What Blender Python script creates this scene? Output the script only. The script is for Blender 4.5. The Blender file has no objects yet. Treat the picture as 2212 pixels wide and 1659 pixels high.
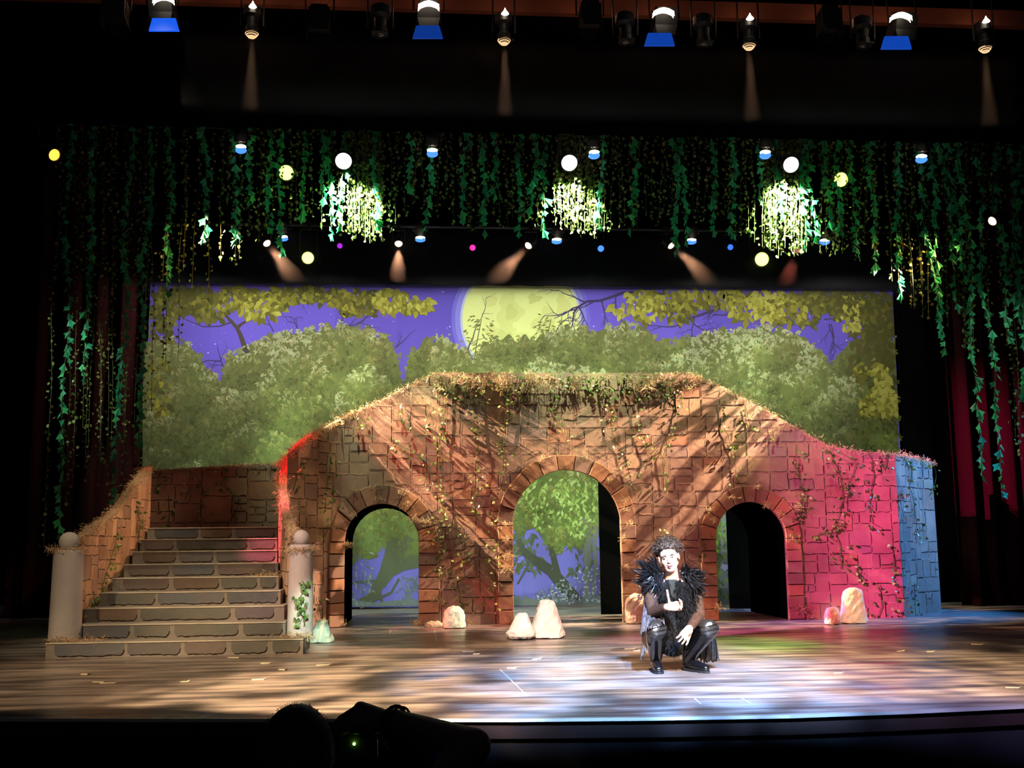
import bpy, bmesh, math, random
from mathutils import Vector, Matrix, Quaternion
PI = math.pi
SC = bpy.context.scene
COL = SC.collection
# ---------------------------------------------------------------- camera
F_PX, IW, IH = 2400.0, 2212.0, 1659.0
CAM = Vector((0, 0, 1.0))
PITCH, YAW, ROLL = math.radians(8.29), math.radians(4.77), math.radians(-0.62)
_f = Vector((math.sin(YAW)*math.cos(PITCH), math.cos(YAW)*math.cos(PITCH), math.sin(PITCH)))
_r = Vector((math.cos(YAW), -math.sin(YAW), 0))
_u = _r.cross(_f)
_c, _s = math.cos(ROLL), math.sin(ROLL)
RT, UP = _c*_r + _s*_u, -_s*_r + _c*_u
cd = bpy.data.cameras.new('camera')
cd.sensor_fit = 'HORIZONTAL'; cd.sensor_width = 36; cd.lens = F_PX/IW*36; cd.clip_end = 200; cd.clip_start = .05
cam = bpy.data.objects.new('camera', cd); COL.objects.link(cam)
m = Matrix((( RT.x, UP.x, -_f.x), (RT.y, UP.y, -_f.y), (RT.z, UP.z, -_f.z))).to_4x4()
m.translation = CAM; cam.matrix_world = m; SC.camera = cam
SC.view_settings.view_transform = 'Standard'; SC.view_settings.look = 'None'
SC.view_settings.gamma = 1; SC.view_settings.use_curve_mapping = False
SC.view_settings.exposure = 2.3
SC.cycles.use_denoising = True
SC.cycles.max_bounces = 5; SC.cycles.diffuse_bounces = 2; SC.cycles.glossy_bounces = 2
SC.cycles.transmission_bounces = 2; SC.cycles.volume_bounces = 0; SC.cycles.transparent_max_bounces = 6
SC.cycles.sample_clamp_indirect = 3.0; SC.cycles.sample_clamp_direct = 0
SC.cycles.caustics_reflective = False; SC.cycles.caustics_refractive = False

def ray(px, py):
    return (_f + RT*((px-IW/2)/F_PX) + UP*((IH/2-py)/F_PX))
def at(px, py, Y):            # point seen at a place of the photo, at stage depth Y
    d = ray(px, py); return CAM + d*(Y/d.y)
def fl(px, py, z=0.0):        # point on a horizontal level
    d = ray(px, py); return CAM + d*((z-CAM.z)/d.z)
def proj(p):
    v = Vector(p)-CAM; w = v.dot(_f)
    return (IW/2+F_PX*v.dot(RT)/w, IH/2-F_PX*v.dot(UP)/w)
def s2l(c):
    return tuple((x/255/12.92 if x/255 <= .04045 else ((x/255+.055)/1.055)**2.4) for x in c)

# ---------------------------------------------------------------- world + lights
w = bpy.data.worlds.new('world'); SC.world = w; w.use_nodes = True
w.node_tree.nodes['Background'].inputs[0].default_value = (.35, .4, .5, 1)
w.node_tree.nodes['Background'].inputs[1].default_value = .006

def spot(pos, tgt, color, watt, ang, blend=.25, rad=.05, gobo=None, shut=None):
    """stage spotlight; gobo = (scale, threshold, softness) break-up pattern in the lamp's gate,
    shut = list of shutter blades (axis 'x'/'y', sign, position, softness) cutting the beam"""
    L = bpy.data.lights.new('spot_light', 'SPOT')
    L.color = color; L.energy = watt; L.spot_size = math.radians(ang); L.spot_blend = blend; L.shadow_soft_size = rad
    o = bpy.data.objects.new('spot_light', L); COL.objects.link(o)
    pos = Vector(pos); tgt = Vector(tgt); o.location = pos
    o.rotation_euler = (tgt-pos).to_track_quat('-Z', 'Y').to_euler()
    if gobo or shut:
        L.use_nodes = True; nt = L.node_tree; N = nt.nodes; K = nt.links
        em = [n for n in N if n.type == 'EMISSION'][0]
        tc = N.new('ShaderNodeTexCoord'); sx = N.new('ShaderNodeSeparateXYZ'); K.new(tc.outputs['Normal'], sx.inputs[0])
        dv = []
        for ax in 'XY':
            d = N.new('ShaderNodeMath'); d.operation = 'DIVIDE'; K.new(sx.outputs[ax], d.inputs[0]); K.new(sx.outputs['Z'], d.inputs[1]); dv.append(d)
        cur = None
        def mul(a, b):
            if a is None: return b
            q = N.new('ShaderNodeMath'); q.operation = 'MULTIPLY'; K.new(a, q.inputs[0]); K.new(b, q.inputs[1]); return q.outputs[0]
        if gobo:
            cb = N.new('ShaderNodeCombineXYZ'); K.new(dv[0].outputs[0], cb.inputs[0]); K.new(dv[1].outputs[0], cb.inputs[1])
            cb.inputs[2].default_value = pos.x*1.37 + pos.y*.71
            nz = N.new('ShaderNodeTexNoise'); nz.inputs['Scale'].default_value = gobo[0]; nz.inputs['Detail'].default_value = 2.0
            K.new(cb.outputs[0], nz.inputs['Vector'])
            mr = N.new('ShaderNodeMapRange'); K.new(nz.outputs['Fac'], mr.inputs[0])
            mr.inputs[1].default_value = gobo[1]-gobo[2]; mr.inputs[2].default_value = gobo[1]+gobo[2]
            mr.inputs[3].default_value = gobo[3] if len(gobo) > 3 else 0.0
            cur = mul(cur, mr.outputs[0])
        inv = o.rotation_euler.to_matrix().transposed()
        for (ax, side, pt, sf) in (shut or []):       # keep the side '>' or '<' of the plane through pt
            q = inv @ (Vector(pt)-pos); i = 'xy'.index(ax); v = q[i]/q.z; sg = -1 if side == '>' else 1
            mr = N.new('ShaderNodeMapRange'); K.new(dv[i].outputs[0], mr.inputs[0])
            mr.inputs[1].default_value = v-sf*sg; mr.inputs[2].default_value = v+sf*sg
            cur = mul(cur, mr.outputs[0])
        K.new(cur, em.inputs['Strength'])
    return o
WARM, AMBER = (1, .68, .38), (1, .5, .2)
RED, MAG, BLUE, GREEN, WHITE, LAV = (1, .03, .04), (1, .1, .5), (.06, .33, 1), (.15, 1, .25), (.85, .92, 1), (.7, .6, 1)
# front-of-house lamps, high above the audience
spot((2.0, -2, 6.5), fl(1450, 1440), (1, .93, .84), 6500, 12, .4, .06)                         # follow spot on the actor
spot((1.5, 0, 6.8), fl(1400, 1482), (.26, .5, 1), 17000, 22, 1, .08, gobo=(26, .5, .08, .25), shut=[('y', '>', fl(1106, 1553)-Vector((0, 0, .13)), .0015)])
spot((-4, 0, 6.5), fl(850, 1480), WARM, 13500, 22, 1, .08, gobo=(34, .5, .06, .12), shut=[('y', '>', fl(1106, 1553)-Vector((0, 0, .13)), .0015)])
spot((5, 0, 6.5), fl(1850, 1450), WARM, 8000, 22, 1, .08, gobo=(34, .5, .06, .15), shut=[('y', '>', fl(1106, 1553)-Vector((0, 0, .13)), .0015)])
spot((3, 1, 6.5), fl(1900, 1490), (.5, .45, 1), 3500, 22, 1, .08, gobo=(9, .5, .2), shut=[('y', '>', fl(1106, 1553)-Vector((0, 0, .13)), .0015)])
spot((5, 1, 6.5), fl(2200, 1450), WARM, 3000, 24, .8, .08, gobo=(14, .5, .12, .1), shut=[('y', '>', fl(1106, 1553)-Vector((0, 0, .13)), .0015)])
spot((-5, 1, 6.5), fl(350, 1440), WARM, 2600, 24, 1, .08, gobo=(9, .45, .2, .3), shut=[('y', '>', fl(1106, 1553)-Vector((0, 0, .13)), .0015)])
spot((4, 4, 6.3), fl(1650, 1392), (.25, 1, .15), 3000, 9, 1, .05, shut=[('y', '>', fl(1106, 1553)-Vector((0, 0, .13)), .0015)])
spot((4, 4, 6.3), fl(1650, 1412), (.9, 1, .3), 1500, 9, 1, .05, shut=[('y', '>', fl(1106, 1553)-Vector((0, 0, .13)), .0015)])
spot((6, 4, 6.3), fl(1700, 1362), (1, .1, .1), 1500, 14, 1, .05)
# wash on the set
spot((0, 1, 6.5), at(1220, 1180, 14.6), (1, .66, .52), 340, 34, .8, .1, gobo=(7, .47, .1, .35), shut=[('y', '<', at(1106, 905, 14.6), .03)])
# grazing side lamps: long shadows of ivy and moss raking over the wall
pL, pR = at(118, 335, 14.05), at(2143, 478, 13.8)
spot(pL+Vector((.3, -.1, -.1)), at(1060, 975, 14.6), (1, .72, .48), 5500, 26, .5, .012, gobo=(30, .49, .05, .12))
spot(pR+Vector((-.3, -.1, -.1)), at(1400, 1000, 14.6), (1, .72, .48), 2800, 26, .5, .012, gobo=(30, .49, .05, .12))
spot(pL+Vector((.25, -.05, -.1)), at(420, 560, 15.4), (1, .6, .2), 60, 34, .6, .03)
spot(pR+Vector((-.25, -.05, -.1)), at(1960, 600, 14.0), (1, .62, .2), 50, 70, .6, .03)
spot((1, 0, 6.5), at(1160, 1350, 12.6), (1, .74, .66), 5000, 5, .6, .05)  # this and the next few spots are added to brighten the rocks
spot((1, 0, 6.5), at(690, 1370, 11.6), (.85, 1, .8), 3000, 3.6, .6, .05)
spot((3, 0, 6.5), at(1845, 1322, 13.9), (1, .7, .5), 2600, 3.4, .7, .05)
spot((1, 0, 6.5), at(985, 1335, 14.2), (1, .85, .6), 1500, 2.2, .7, .05)
# magenta and blue on the right-hand end
spot((-8, 4, 6.5), at(1830, 1170, 14.6), MAG, 12000, 22, .6, .03, shut=[('x', '>', at(1745, 1150, 14.6), .03), ('x', '<', at(1949, 1100, 14.6), .001)])
spot((2, 3, 6.5), at(1640, 1150, 14.6), (1, .12, .25), 520, 26, 1, .05, gobo=(7, .5, .15, .4), shut=[('y', '<', at(1106, 905, 14.6), .03)])
spot((11.2, 15.0, 4.6), at(2010, 1130, 15.2), BLUE, 1200, 40, .6, .02)
# staircase end
spot((4, 2, 6.5), at(330, 1180, 13), WARM, 560, 15, .8, .05, gobo=(9, .5, .06, .12))
spot((-6, 3, 6.3), at(640, 1200, 12.2), (1, .6, .55), 900, 12, .8, .05, shut=[('x', '>', at(560, 1200, 12.2), .02)])
spot((0, 2, 6.5), at(380, 1320, 11.5), (.75, .8, .85), 80, 16, 1, .06)
spot((-5.6, 12.6, 6.2), at(625, 1010, 13.9), RED, 1500, 12, .6, .03)
spot((-5.2, 9.5, 6.5), at(590, 1140, 13.2), (1, .16, .22), 2300, 8.5, .7, .03)
spot((4, 2, 6.5), at(668, 1120, 14.1), (1, .75, .4), 900, 5.5, .8, .05, gobo=(30, .48, .08, .3))
spot((-5.6, 12.6, 6.2), at(318, 1030, 14.2), RED, 500, 4, .5, .02)
spot((-5.0, 12.0, 6.2), at(900, 960, 14.6), RED, 700, 11, .9, .03)
spot((-2.9, 11.4, 7.6), (-2.5, 12.6, .6), (1, .8, .5), 380, 36, .8, .05, gobo=(7, .45, .1, .2))       # straight down on the treads
# the lamps among the garlands
for px, py, k in ((742, 348, 1.0), (1230, 352, 1.0), (1709, 356, 1.2)):
    p = at(px, py, 13.68); spot(p+Vector((0, -.1, 0)), at(px+(22 if px < 1000 else 4 if px < 1500 else -14), 480, 14.2), (.75, 1, .62), 700*k, 72, .8, .03)
for px, py in ((618, 373), (1817, 388)):
    p = at(px, py, 14.5); spot(p, at(px, 470, 14.1), (.7, 1, .15), 40, 110, .8, .05)
# green-white side lighting of the long garlands
spot((-6, 11, 6.8), at(150, 800, 15.35), (.8, 1, .8), 420, 17, .9, .05)
spot((-9, 11, 5.8), at(240, 900, 15.35), (1, .35, .3), 60, 30, .9, .05)
spot((9, 9, 6.8), at(2120, 800, 14.0), (.8, 1, .8), 280, 20, .9, .05)
spot((0, 2, 6.5), at(900, 420, 14.0), (.2, 1, .55), 105, 34, .9, .05, shut=[('y', '<', at(1106, 310, 13.9), .03)])
spot((4, 2, 6.5), at(1650, 420, 14.0), (.2, 1, .55), 105, 34, .9, .05, shut=[('y', '<', at(1106, 310, 13.9), .03)])
# floods on the painted drop (added, unseen, with no housings of their own)
for px in (430, 700, 980, 1260, 1540, 1820):
    spot(at(px, 590, 16.4), at(px, 800, 18.75), (1, .95, .97), 42, 130, 1, .12, shut=[('y', '<', at(px, 622, 18.3), .05)])
for px in (640, 1010, 1440, 1780):  # unseen floor floods added behind the piers to even out the drop
    q = at(px, 1300, 16.9); spot((q.x, 16.6, .15), (q.x, 18.75, 2.2), (.95, .93, 1), 11, 140, 1, .12)
# ---------------------------------------------------------------- helpers
class MB:
    def __init__(s): s.v = []; s.f = []; s.m = []; s.c = []
    def add(s, vs, fs, mi=0, col=None):
        b = len(s.v); s.v += [tuple(x) for x in vs]
        for f in fs:
            s.f.append(tuple(b+i for i in f)); s.m.append(mi); s.c.append(col)
    def box(s, a, b, mi=0, col=None, M=None):
        x0, y0, z0 = a; x1, y1, z1 = b
        vs = [Vector(p) for p in ((x0,y0,z0),(x1,y0,z0),(x1,y1,z0),(x0,y1,z0),(x0,y0,z1),(x1,y0,z1),(x1,y1,z1),(x0,y1,z1))]
        if M: vs = [M @ p for p in vs]
        s.add(vs, [(0,3,2,1),(4,5,6,7),(0,1,5,4),(1,2,6,5),(2,3,7,6),(3,0,4,7)], mi, col)
    def tube(s, pts, r, n=8, mi=0, col=None, cap=True):
        pts = [Vector(p) for p in pts]; k = len(pts)
        rs = r if isinstance(r, (list, tuple)) else [r]*k
        vs = []; prev = None
        for i, p in enumerate(pts):
            d = (pts[min(i+1, k-1)]-pts[max(i-1, 0)]).normalized()
            if prev is None:
                a = d.orthogonal().normalized()
            else:
                a = (prev - d*prev.dot(d)).normalized()
            prev = a; b = d.cross(a)
            for j in range(n):
                t = 2*PI*j/n; vs.append(p + a*math.cos(t)*rs[i] + b*math.sin(t)*rs[i])
        fs = [(i*n+j, i*n+(j+1) % n, (i+1)*n+(j+1) % n, (i+1)*n+j) for i in range(k-1) for j in range(n)]
        if cap: fs += [tuple(range(n))[::-1], tuple((k-1)*n+j for j in range(n))]
        s.add(vs, fs, mi, col)
    def lathe(s, prof, n=20, mi=0, M=None, col=None):
        vs = []; k = len(prof)
        for r, z in prof:
            for j in range(n):
                t = 2*PI*j/n; p = Vector((r*math.cos(t), r*math.sin(t), z)); vs.append(M @ p if M else p)
        fs = [(i*n+j, i*n+(j+1) % n, (i+1)*n+(j+1) % n, (i+1)*n+j) for i in range(k-1) for j in range(n)]
        fs += [tuple(range(n))[::-1], tuple((k-1)*n+j for j in range(n))]
        s.add(vs, fs, mi, col)
    def build(s, name, mats, parent=None, smooth=False, loc=None, world=False):
        if world: loc = tuple(parent.location)
        me = bpy.data.meshes.new(name)
        vs = s.v
        if loc is not None: vs = [(x-loc[0], y-loc[1], z-loc[2]) for x, y, z in vs]
        me.from_pydata(vs, [], s.f)
        if not isinstance(mats, (list, tuple)): mats = [mats]
        for q in mats: me.materials.append(q)
        me.polygons.foreach_set('material_index', s.m)
        if any(c is not None for c in s.c):
            ca = me.color_attributes.new('tint', 'FLOAT_COLOR', 'CORNER'); arr = []
            for f, c in zip(s.f, s.c):
                c = c or (1, 1, 1); arr += [c[0], c[1], c[2], 1.0]*len(f)
            ca.data.foreach_set('color', arr)
        if smooth: me.polygons.foreach_set('use_smooth', [True]*len(s.f))
        me.update()
        o = bpy.data.objects.new(name, me); COL.objects.link(o)
        if loc is not None and not world: o.location = loc
        if parent: o.parent = parent
        return o
def tag(o, label=None, cat=None, group=None, kind=None):
    if label: o['label'] = label
    if cat: o['category'] = cat
    if group: o['group'] = group
    if kind: o['kind'] = kind
    return o
def empty(name, loc, label=None, cat=None, group=None):
    o = bpy.data.objects.new(name, None); COL.objects.link(o); o.location = loc; o.empty_display_size = .1
    return tag(o, label, cat, group)
def hue(*c): return s2l(c)

# ---------------------------------------------------------------- materials
def mat(name, base=(.5, .5, .5), rough=.8, spec=.3, metal=0, bump=None, var=None, emit=None, tint=False, trans=0, sheen=0):
    """var = (scale, amount, other colour); bump = (scale, strength); tint = multiply by the colour attribute"""
    M = bpy.data.materials.new(name); M.use_nodes = True; nt = M.node_tree; N = nt.nodes; K = nt.links
    P = N['Principled BSDF']
    P.inputs['Base Color'].default_value = (*base, 1); P.inputs['Roughness'].default_value = rough
    P.inputs['Specular IOR Level'].default_value = spec; P.inputs['Metallic'].default_value = metal
    if sheen: P.inputs['Sheen Weight'].default_value = sheen
    tc = N.new('ShaderNodeTexCoord'); cur = None
    if tint:
        at_ = N.new('ShaderNodeVertexColor'); at_.layer_name = 'tint'; cur = at_.outputs['Color']
    if var:
        nz = N.new('ShaderNodeTexNoise'); nz.inputs['Scale'].default_value = var[0]; nz.inputs['Detail'].default_value = 5
        K.new(tc.outputs['Object'], nz.inputs['Vector'])
        mr = N.new('ShaderNodeMapRange'); K.new(nz.outputs['Fac'], mr.inputs[0]); mr.inputs[1].default_value = .35; mr.inputs[2].default_value = .65
        mr.inputs[4].default_value = var[1]
        mx = N.new('ShaderNodeMix'); mx.data_type = 'RGBA'; K.new(mr.outputs[0], mx.inputs['Factor'])
        mx.inputs[6].default_value = (*base, 1); mx.inputs[7].default_value = (*var[2], 1)
        if cur: K.new(cur, mx.inputs[6])
        cur = mx.outputs[2]
    if cur: K.new(cur, P.inputs['Base Color'])
    if bump:
        nb = N.new('ShaderNodeTexNoise'); nb.inputs['Scale'].default_value = bump[0]; nb.inputs['Detail'].default_value = 6
        K.new(tc.outputs['Object'], nb.inputs['Vector'])
        bp = N.new('ShaderNodeBump'); bp.inputs['Strength'].default_value = bump[1]; bp.inputs['Distance'].default_value = .02
        K.new(nb.outputs['Fac'], bp.inputs['Height']); K.new(bp.outputs[0], P.inputs['Normal'])
    if emit:
        P.inputs['Emission Color'].default_value = (*emit[0], 1); P.inputs['Emission Strength'].default_value = emit[1]
    if trans:
        T = N.new('ShaderNodeBsdfTranslucent'); mxs = N.new('ShaderNodeMixShader'); mxs.inputs[0].default_value = trans
        if cur: K.new(cur, T.inputs['Color'])
        else: T.inputs['Color'].default_value = (*base, 1)
        out = N['Material Output']; K.new(P.outputs[0], mxs.inputs[1]); K.new(T.outputs[0], mxs.inputs[2]); K.new(mxs.outputs[0], out.inputs['Surface'])
    return M
M_BLACK = mat('black_velvet', (.0014, .0014, .0016), 1, 0)
M_METAL = mat('black_metal', (.006, .006, .007), .5, .3)
M_STEEL = mat('steel', (.4, .4, .42), .35, .5, 1)
M_RED = mat('red_velour', (.018, .0015, .0015), .9, .1)
M_STONE = mat('painted_stone', tint=True, rough=.75, spec=.2, bump=(14, .22), var=(2.5, .6, (.13, .07, .05)))
M_STONE2 = mat('painted_grey_stone', tint=True, rough=.75, spec=.2, bump=(14, .3), var=(5, .3, (.16, .13, .12)))
M_LINE = mat('painted_joint', (.016, .009, .007), .85, .1)
M_LINE2 = mat('light_joint', (.4, .24, .17), .85, .1)
M_PLASTER = mat('grey_plaster', (.36, .34, .33), .75, .2, bump=(25, .3), var=(3, .5, (.22, .2, .21)))
M_TIMBER = mat('brown_timber', (.16, .05, .025), .6, .3, var=(3, .4, (.1, .03, .02)))
M_MOSS = mat('dry_moss', (.5, .3, .12), .9, .1, tint=True, trans=.3)
M_LEAF = mat('ivy_leaf', (.1, .16, .03), .4, .5, tint=True, trans=.35)
M_BIGLEAF = mat('fabric_leaf', (.02, .25, .1), .55, .4, tint=True, trans=.4)
M_STEM = mat('stem', (.05, .05, .02), .8, .2)
M_PRINT = mat('printed_cloth', tint=True, rough=.9, spec=.05)
# stage floor: dark glossy paint, scuffs, and long reflected-light streaks put into the colour
def floor_mat():
    M = bpy.data.materials.new('stage_floor_paint'); M.use_nodes = True; nt = M.node_tree; N = nt.nodes; K = nt.links
    P = N['Principled BSDF']; tc = N.new('ShaderNodeTexCoord')
    def noise(scale, sx, sy, lo, hi, a, b, det=5):
        mp = N.new('ShaderNodeMapping'); mp.inputs['Scale'].default_value = (sx, sy, 1); K.new(tc.outputs['Object'], mp.inputs[0])
        nz = N.new('ShaderNodeTexNoise'); nz.inputs['Scale'].default_value = scale; nz.inputs['Detail'].default_value = det; K.new(mp.outputs[0], nz.inputs['Vector'])
        mr = N.new('ShaderNodeMapRange'); K.new(nz.outputs['Fac'], mr.inputs[0]); mr.inputs[1].default_value = lo; mr.inputs[2].default_value = hi
        mr.inputs[3].default_value = a; mr.inputs[4].default_value = b; return mr.outputs[0]
    a = noise(2.6, .45, 2.6, .36, .64, 0, 1, 3)  # streaky reflections of the stage light, as lighter base colour
    mx = N.new('ShaderNodeMix'); mx.data_type = 'RGBA'; K.new(a, mx.inputs['Factor'])
    mx.inputs[6].default_value = (.05, .042, .042, 1); mx.inputs[7].default_value = (.2, .165, .145, 1)
    sc = noise(14, .25, 3.2, .71, .75, 0, .4, 2)       # pale scuffs
    m2 = N.new('ShaderNodeMix'); m2.data_type = 'RGBA'; K.new(sc, m2.inputs['Factor']); K.new(mx.outputs[2], m2.inputs[6]); m2.inputs[7].default_value = (.5, .46, .42, 1)
    K.new(m2.outputs[2], P.inputs['Base Color'])
    K.new(noise(2.2, .5, 2.0, .3, .7, .25, .45, 3), P.inputs['Roughness'])
    P.inputs['Specular IOR Level'].default_value = .55
    bp = N.new('ShaderNodeBump'); bp.inputs['Strength'].default_value = .12; bp.inputs['Distance'].default_value = .01
    K.new(noise(6, .6, 2.0, 0, 1, 0, 1), bp.inputs['Height']); K.new(bp.outputs[0], P.inputs['Normal'])
    return M
M_FLOOR = floor_mat()
M_PIT = mat('auditorium_floor', (.003, .003, .004), .8, .2)
# ---------------------------------------------------------------- stage floor, fascia, pit
YF = 14.6      # face of the arched wall
YD = 18.75     # painted drop
edge = [fl(px, py) for px, py in ((-260, 1552), (0, 1551), (300, 1552), (600, 1552), (900, 1552), (1106, 1552), (1400, 1549), (1700, 1544), (1950, 1535), (2212, 1523), (2500, 1508))]
b = MB(); n = len(edge)
top = [Vector((p.x, p.y, 0)) for p in edge]
vs = top + [Vector((p.x, 22, 0)) for p in top]
vs = [Vector((-11, top[0].y+.4, 0))]+top+[Vector((12, top[-1].y+.9, 0))]; k = len(vs)
b.add(vs + [Vector((p.x, 22, 0)) for p in vs], [(i, i+1, k+i+1, k+i) for i in range(k-1)])
o = b.build('floor', M_FLOOR); tag(o, 'dark scuffed glossy stage floor with reflected-light streaks in its colour', kind='structure')
M_NOSE = mat('metal_nosing', (.45, .42, .38), .35, .5, .6)
M_FASCIA = mat('stage_fascia', (.012, .005, .004), .5, .4, var=(4, .4, (.015, .006, .004)))
b = MB()
q = [Vector((p.x, p.y-.004, .0)) for p in vs]
prof = [(0, .006), (-.05, .006), (-.055, -.012), (0, -.012)]
vv = [p+Vector((0, dy, dz)) for p in q for dy, dz in prof]
b.add(vv, [(i*4+j, i*4+(j+1) % 4, (i+1)*4+(j+1) % 4, (i+1)*4+j) for i in range(k-1) for j in range(4)])
o = b.build('trim_1', M_NOSE); tag(o, 'pale metal nosing along the front edge of the stage', kind='structure')
b = MB()
b.add([p+Vector((0, -.03, -.013)) for p in q]+[p+Vector((0, -.03, -.11)) for p in q]+[p+Vector((0, .0, -.11)) for p in q]+[p+Vector((0, 0.0, -.7)) for p in q],
      [(j*k+i, j*k+i+1, (j+1)*k+i+1, (j+1)*k+i) for j in range(3) for i in range(k-1)])
b.m = [1 if i >= 2*(k-1) else 0 for i in range(len(b.f))]
o = b.build('wall_stage_front', [M_FASCIA, M_PIT]); tag(o, 'dark brown board face below the stage edge', kind='structure')
b = MB(); b.add([(-11, -3, -.7), (12, -3, -.7), (12, 8, -.7), (-11, 8, -.7)], [(0, 1, 2, 3)])
tag(b.build('floor_auditorium', M_PIT), 'dark auditorium floor in front of the stage', kind='structure')
# back and side walls of the stage house, unlit
b = MB(); b.add([(-11, 22, 0), (12, 22, 0), (12, 22, 9), (-11, 22, 9)], [(0, 1, 2, 3)]); tag(b.build('wall_back', M_BLACK), 'black back wall of the stage', kind='structure')
b = MB(); b.add([(-11, 22, 0), (-11, 6, 0), (-11, 6, 9), (-11, 22, 9)], [(0, 1, 2, 3)]); tag(b.build('wall_left', M_BLACK), 'black left wall of the stage', kind='structure')
b = MB(); b.add([(12, 22, 0), (12, 6, 0), (12, 6, 9), (12, 22, 9)], [(3, 2, 1, 0)]); tag(b.build('wall_right', M_BLACK), 'black right wall of the stage', kind='structure')

# ---------------------------------------------------------------- curtains
def curtain(name, x0, x1, Y, z0, z1, m, label, cat, fold=.16, amp=.07, group=None, seed=1, thick=.012):
    rg = random.Random(seed); b = MB(); n = max(2, int(abs(x1-x0)/fold*8)); ph = [rg.uniform(-.6, .6) for _ in range(5)]
    zs = [z0+(z1-z0)*i/6 for i in range(7)]; vs = []
    for z in zs:
        for i in range(n+1):
            x = x0+(x1-x0)*i/n; t = (x-x0)/fold*2*PI
            y = amp*(math.sin(t+ph[0]*math.sin(x*2.1+ph[1])*2)+.35*math.sin(t*2.3+ph[2]))
            vs.append((x, Y+y, z))
    fs = [(j*(n+1)+i, j*(n+1)+i+1, (j+1)*(n+1)+i+1, (j+1)*(n+1)+i) for j in range(6) for i in range(n)]
    b.add(vs, fs); o = b.build(name, m, smooth=True, loc=(x0, Y, z1))
    sd = o.modifiers.new('thickness', 'SOLIDIFY'); sd.thickness = thick
    return tag(o, label, cat, group)
zb1 = at(1106, 288, 13.1).z
curtain('border_curtain', -9.5, 10.5, 13.1, zb1, 8.6, M_BLACK, 'wide black border curtain above the hanging garlands', 'curtain', .5, .03)
zb2 = at(1106, 617, 18.35).z-.02
curtain('border_curtain', -9.5, 10.5, 18.35, zb2+.02, 8.6, M_BLACK, 'black border curtain over the top edge of the painted drop', 'curtain', .6, .02)
xl = at(308, 900, YD).x; xr = at(1942, 900, YD).x
for (a0, a1, Y) in ((20, 300, 17.6),):
    curtain('leg_curtain', at(a0, 1100, Y).x, at(a1, 1100, Y).x, Y, .01, 8.0, M_RED, 'dark red pleated leg curtain at stage left of the stairs', 'curtain', .42, .12, seed=3)
curtain('leg_curtain', at(1962, 1100, 18).x, at(2085, 1100, 18).x, 18.0, .01, 8.0, M_BLACK, 'flat black leg curtain behind the blue end of the wall', 'curtain', .6, .03, seed=4)
curtain('leg_curtain', at(2065, 1100, 16.9).x, at(2290, 1100, 16.9).x, 16.9, .01, 8.0, M_RED, 'dark red pleated leg curtain beyond the blue end of the wall', 'curtain', .34, .10, seed=5)

# ---------------------------------------------------------------- scenic walls
def planlen(P):
    s = [0]
    for a, c in zip(P, P[1:]): s.append(s[-1]+(c-a).length)
    return s
def pos(P, S, s):
    for i in range(len(P)-1):
        if s <= S[i+1] or i == len(P)-2:
            t = (s-S[i])/(S[i+1]-S[i]); d = (P[i+1]-P[i]).normalized()
            return P[i]+(P[i+1]-P[i])*t, d
def hit(P, S, px, py):     # where the line of sight meets the wall's plan line
    d = ray(px, py); best = None
    for i in range(len(P)-1):
        a, c = P[i], P[i+1]; e = c-a; den = d.x*e.y-d.y*e.x
        if abs(den) < 1e-9: continue
        t = (a.x*e.y-a.y*e.x)/den; u = (a.x*d.y-a.y*d.x)/den
        ext0 = -.6 if i == 0 else -1e-6; ext1 = 1.6 if i == len(P)-2 else 1+1e-6
        if t > 0 and ext0 <= u <= ext1 and (best is None or t < best[2]):
            best = (S[i]+u*(S[i+1]-S[i]), CAM.z+d.z*t, t)
    return best
def profile(P, S, pts):
    out = []
    for (a, b_), (c, d_) in zip(pts, pts[1:]):
        k = max(1, int(max(abs(c-a), abs(d_-b_))/6))
        for i in range(k): out.append((a+(c-a)*i/k, b_+(d_-b_)*i/k))
    out.append(pts[-1]); r = []
    for px, py in out:
        h = hit(P, S, px, py)
        if h: r.append((h[0], h[1]))
    r.sort(); return r
def interp(tab, s):
    if s <= tab[0][0]: return tab[0][1]
    for (a, za), (c, zc) in zip(tab, tab[1:]):
        if s <= c: return za if c == a else za+(zc-za)*(s-a)/(c-a)
    return tab[-1][1]
def ashlar(x0, x1, z0, z1, g, rng, big=.62, small=.2):
    out = []; st = [(x0, z0, x1, z1)]
    while st:
        a, c, e, d = st.pop(); w_, h_ = e-a, d-c
        lim = rng.uniform(small, big)
        if (w_ > lim*1.25 or h_ > lim*.75) and max(w_, h_) > .18:
            if w_/1.35 > h_ and w_ > 2.01*g*2:
                m_ = a+round((w_*rng.uniform(.32, .68))/g)*g
                if a+g < m_ < e-g: st += [(a, c, m_, d), (m_, c, e, d)]; continue
            elif h_ > 2.01*g*1.5:
                m_ = c+round((h_*rng.uniform(.35, .65))/g)*g
                if c+g*.9 < m_ < d-g*.9: st += [(a, c, e, m_), (a, m_, e, d)]; continue
        out.append((a, c, e, d))
    return out
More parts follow.
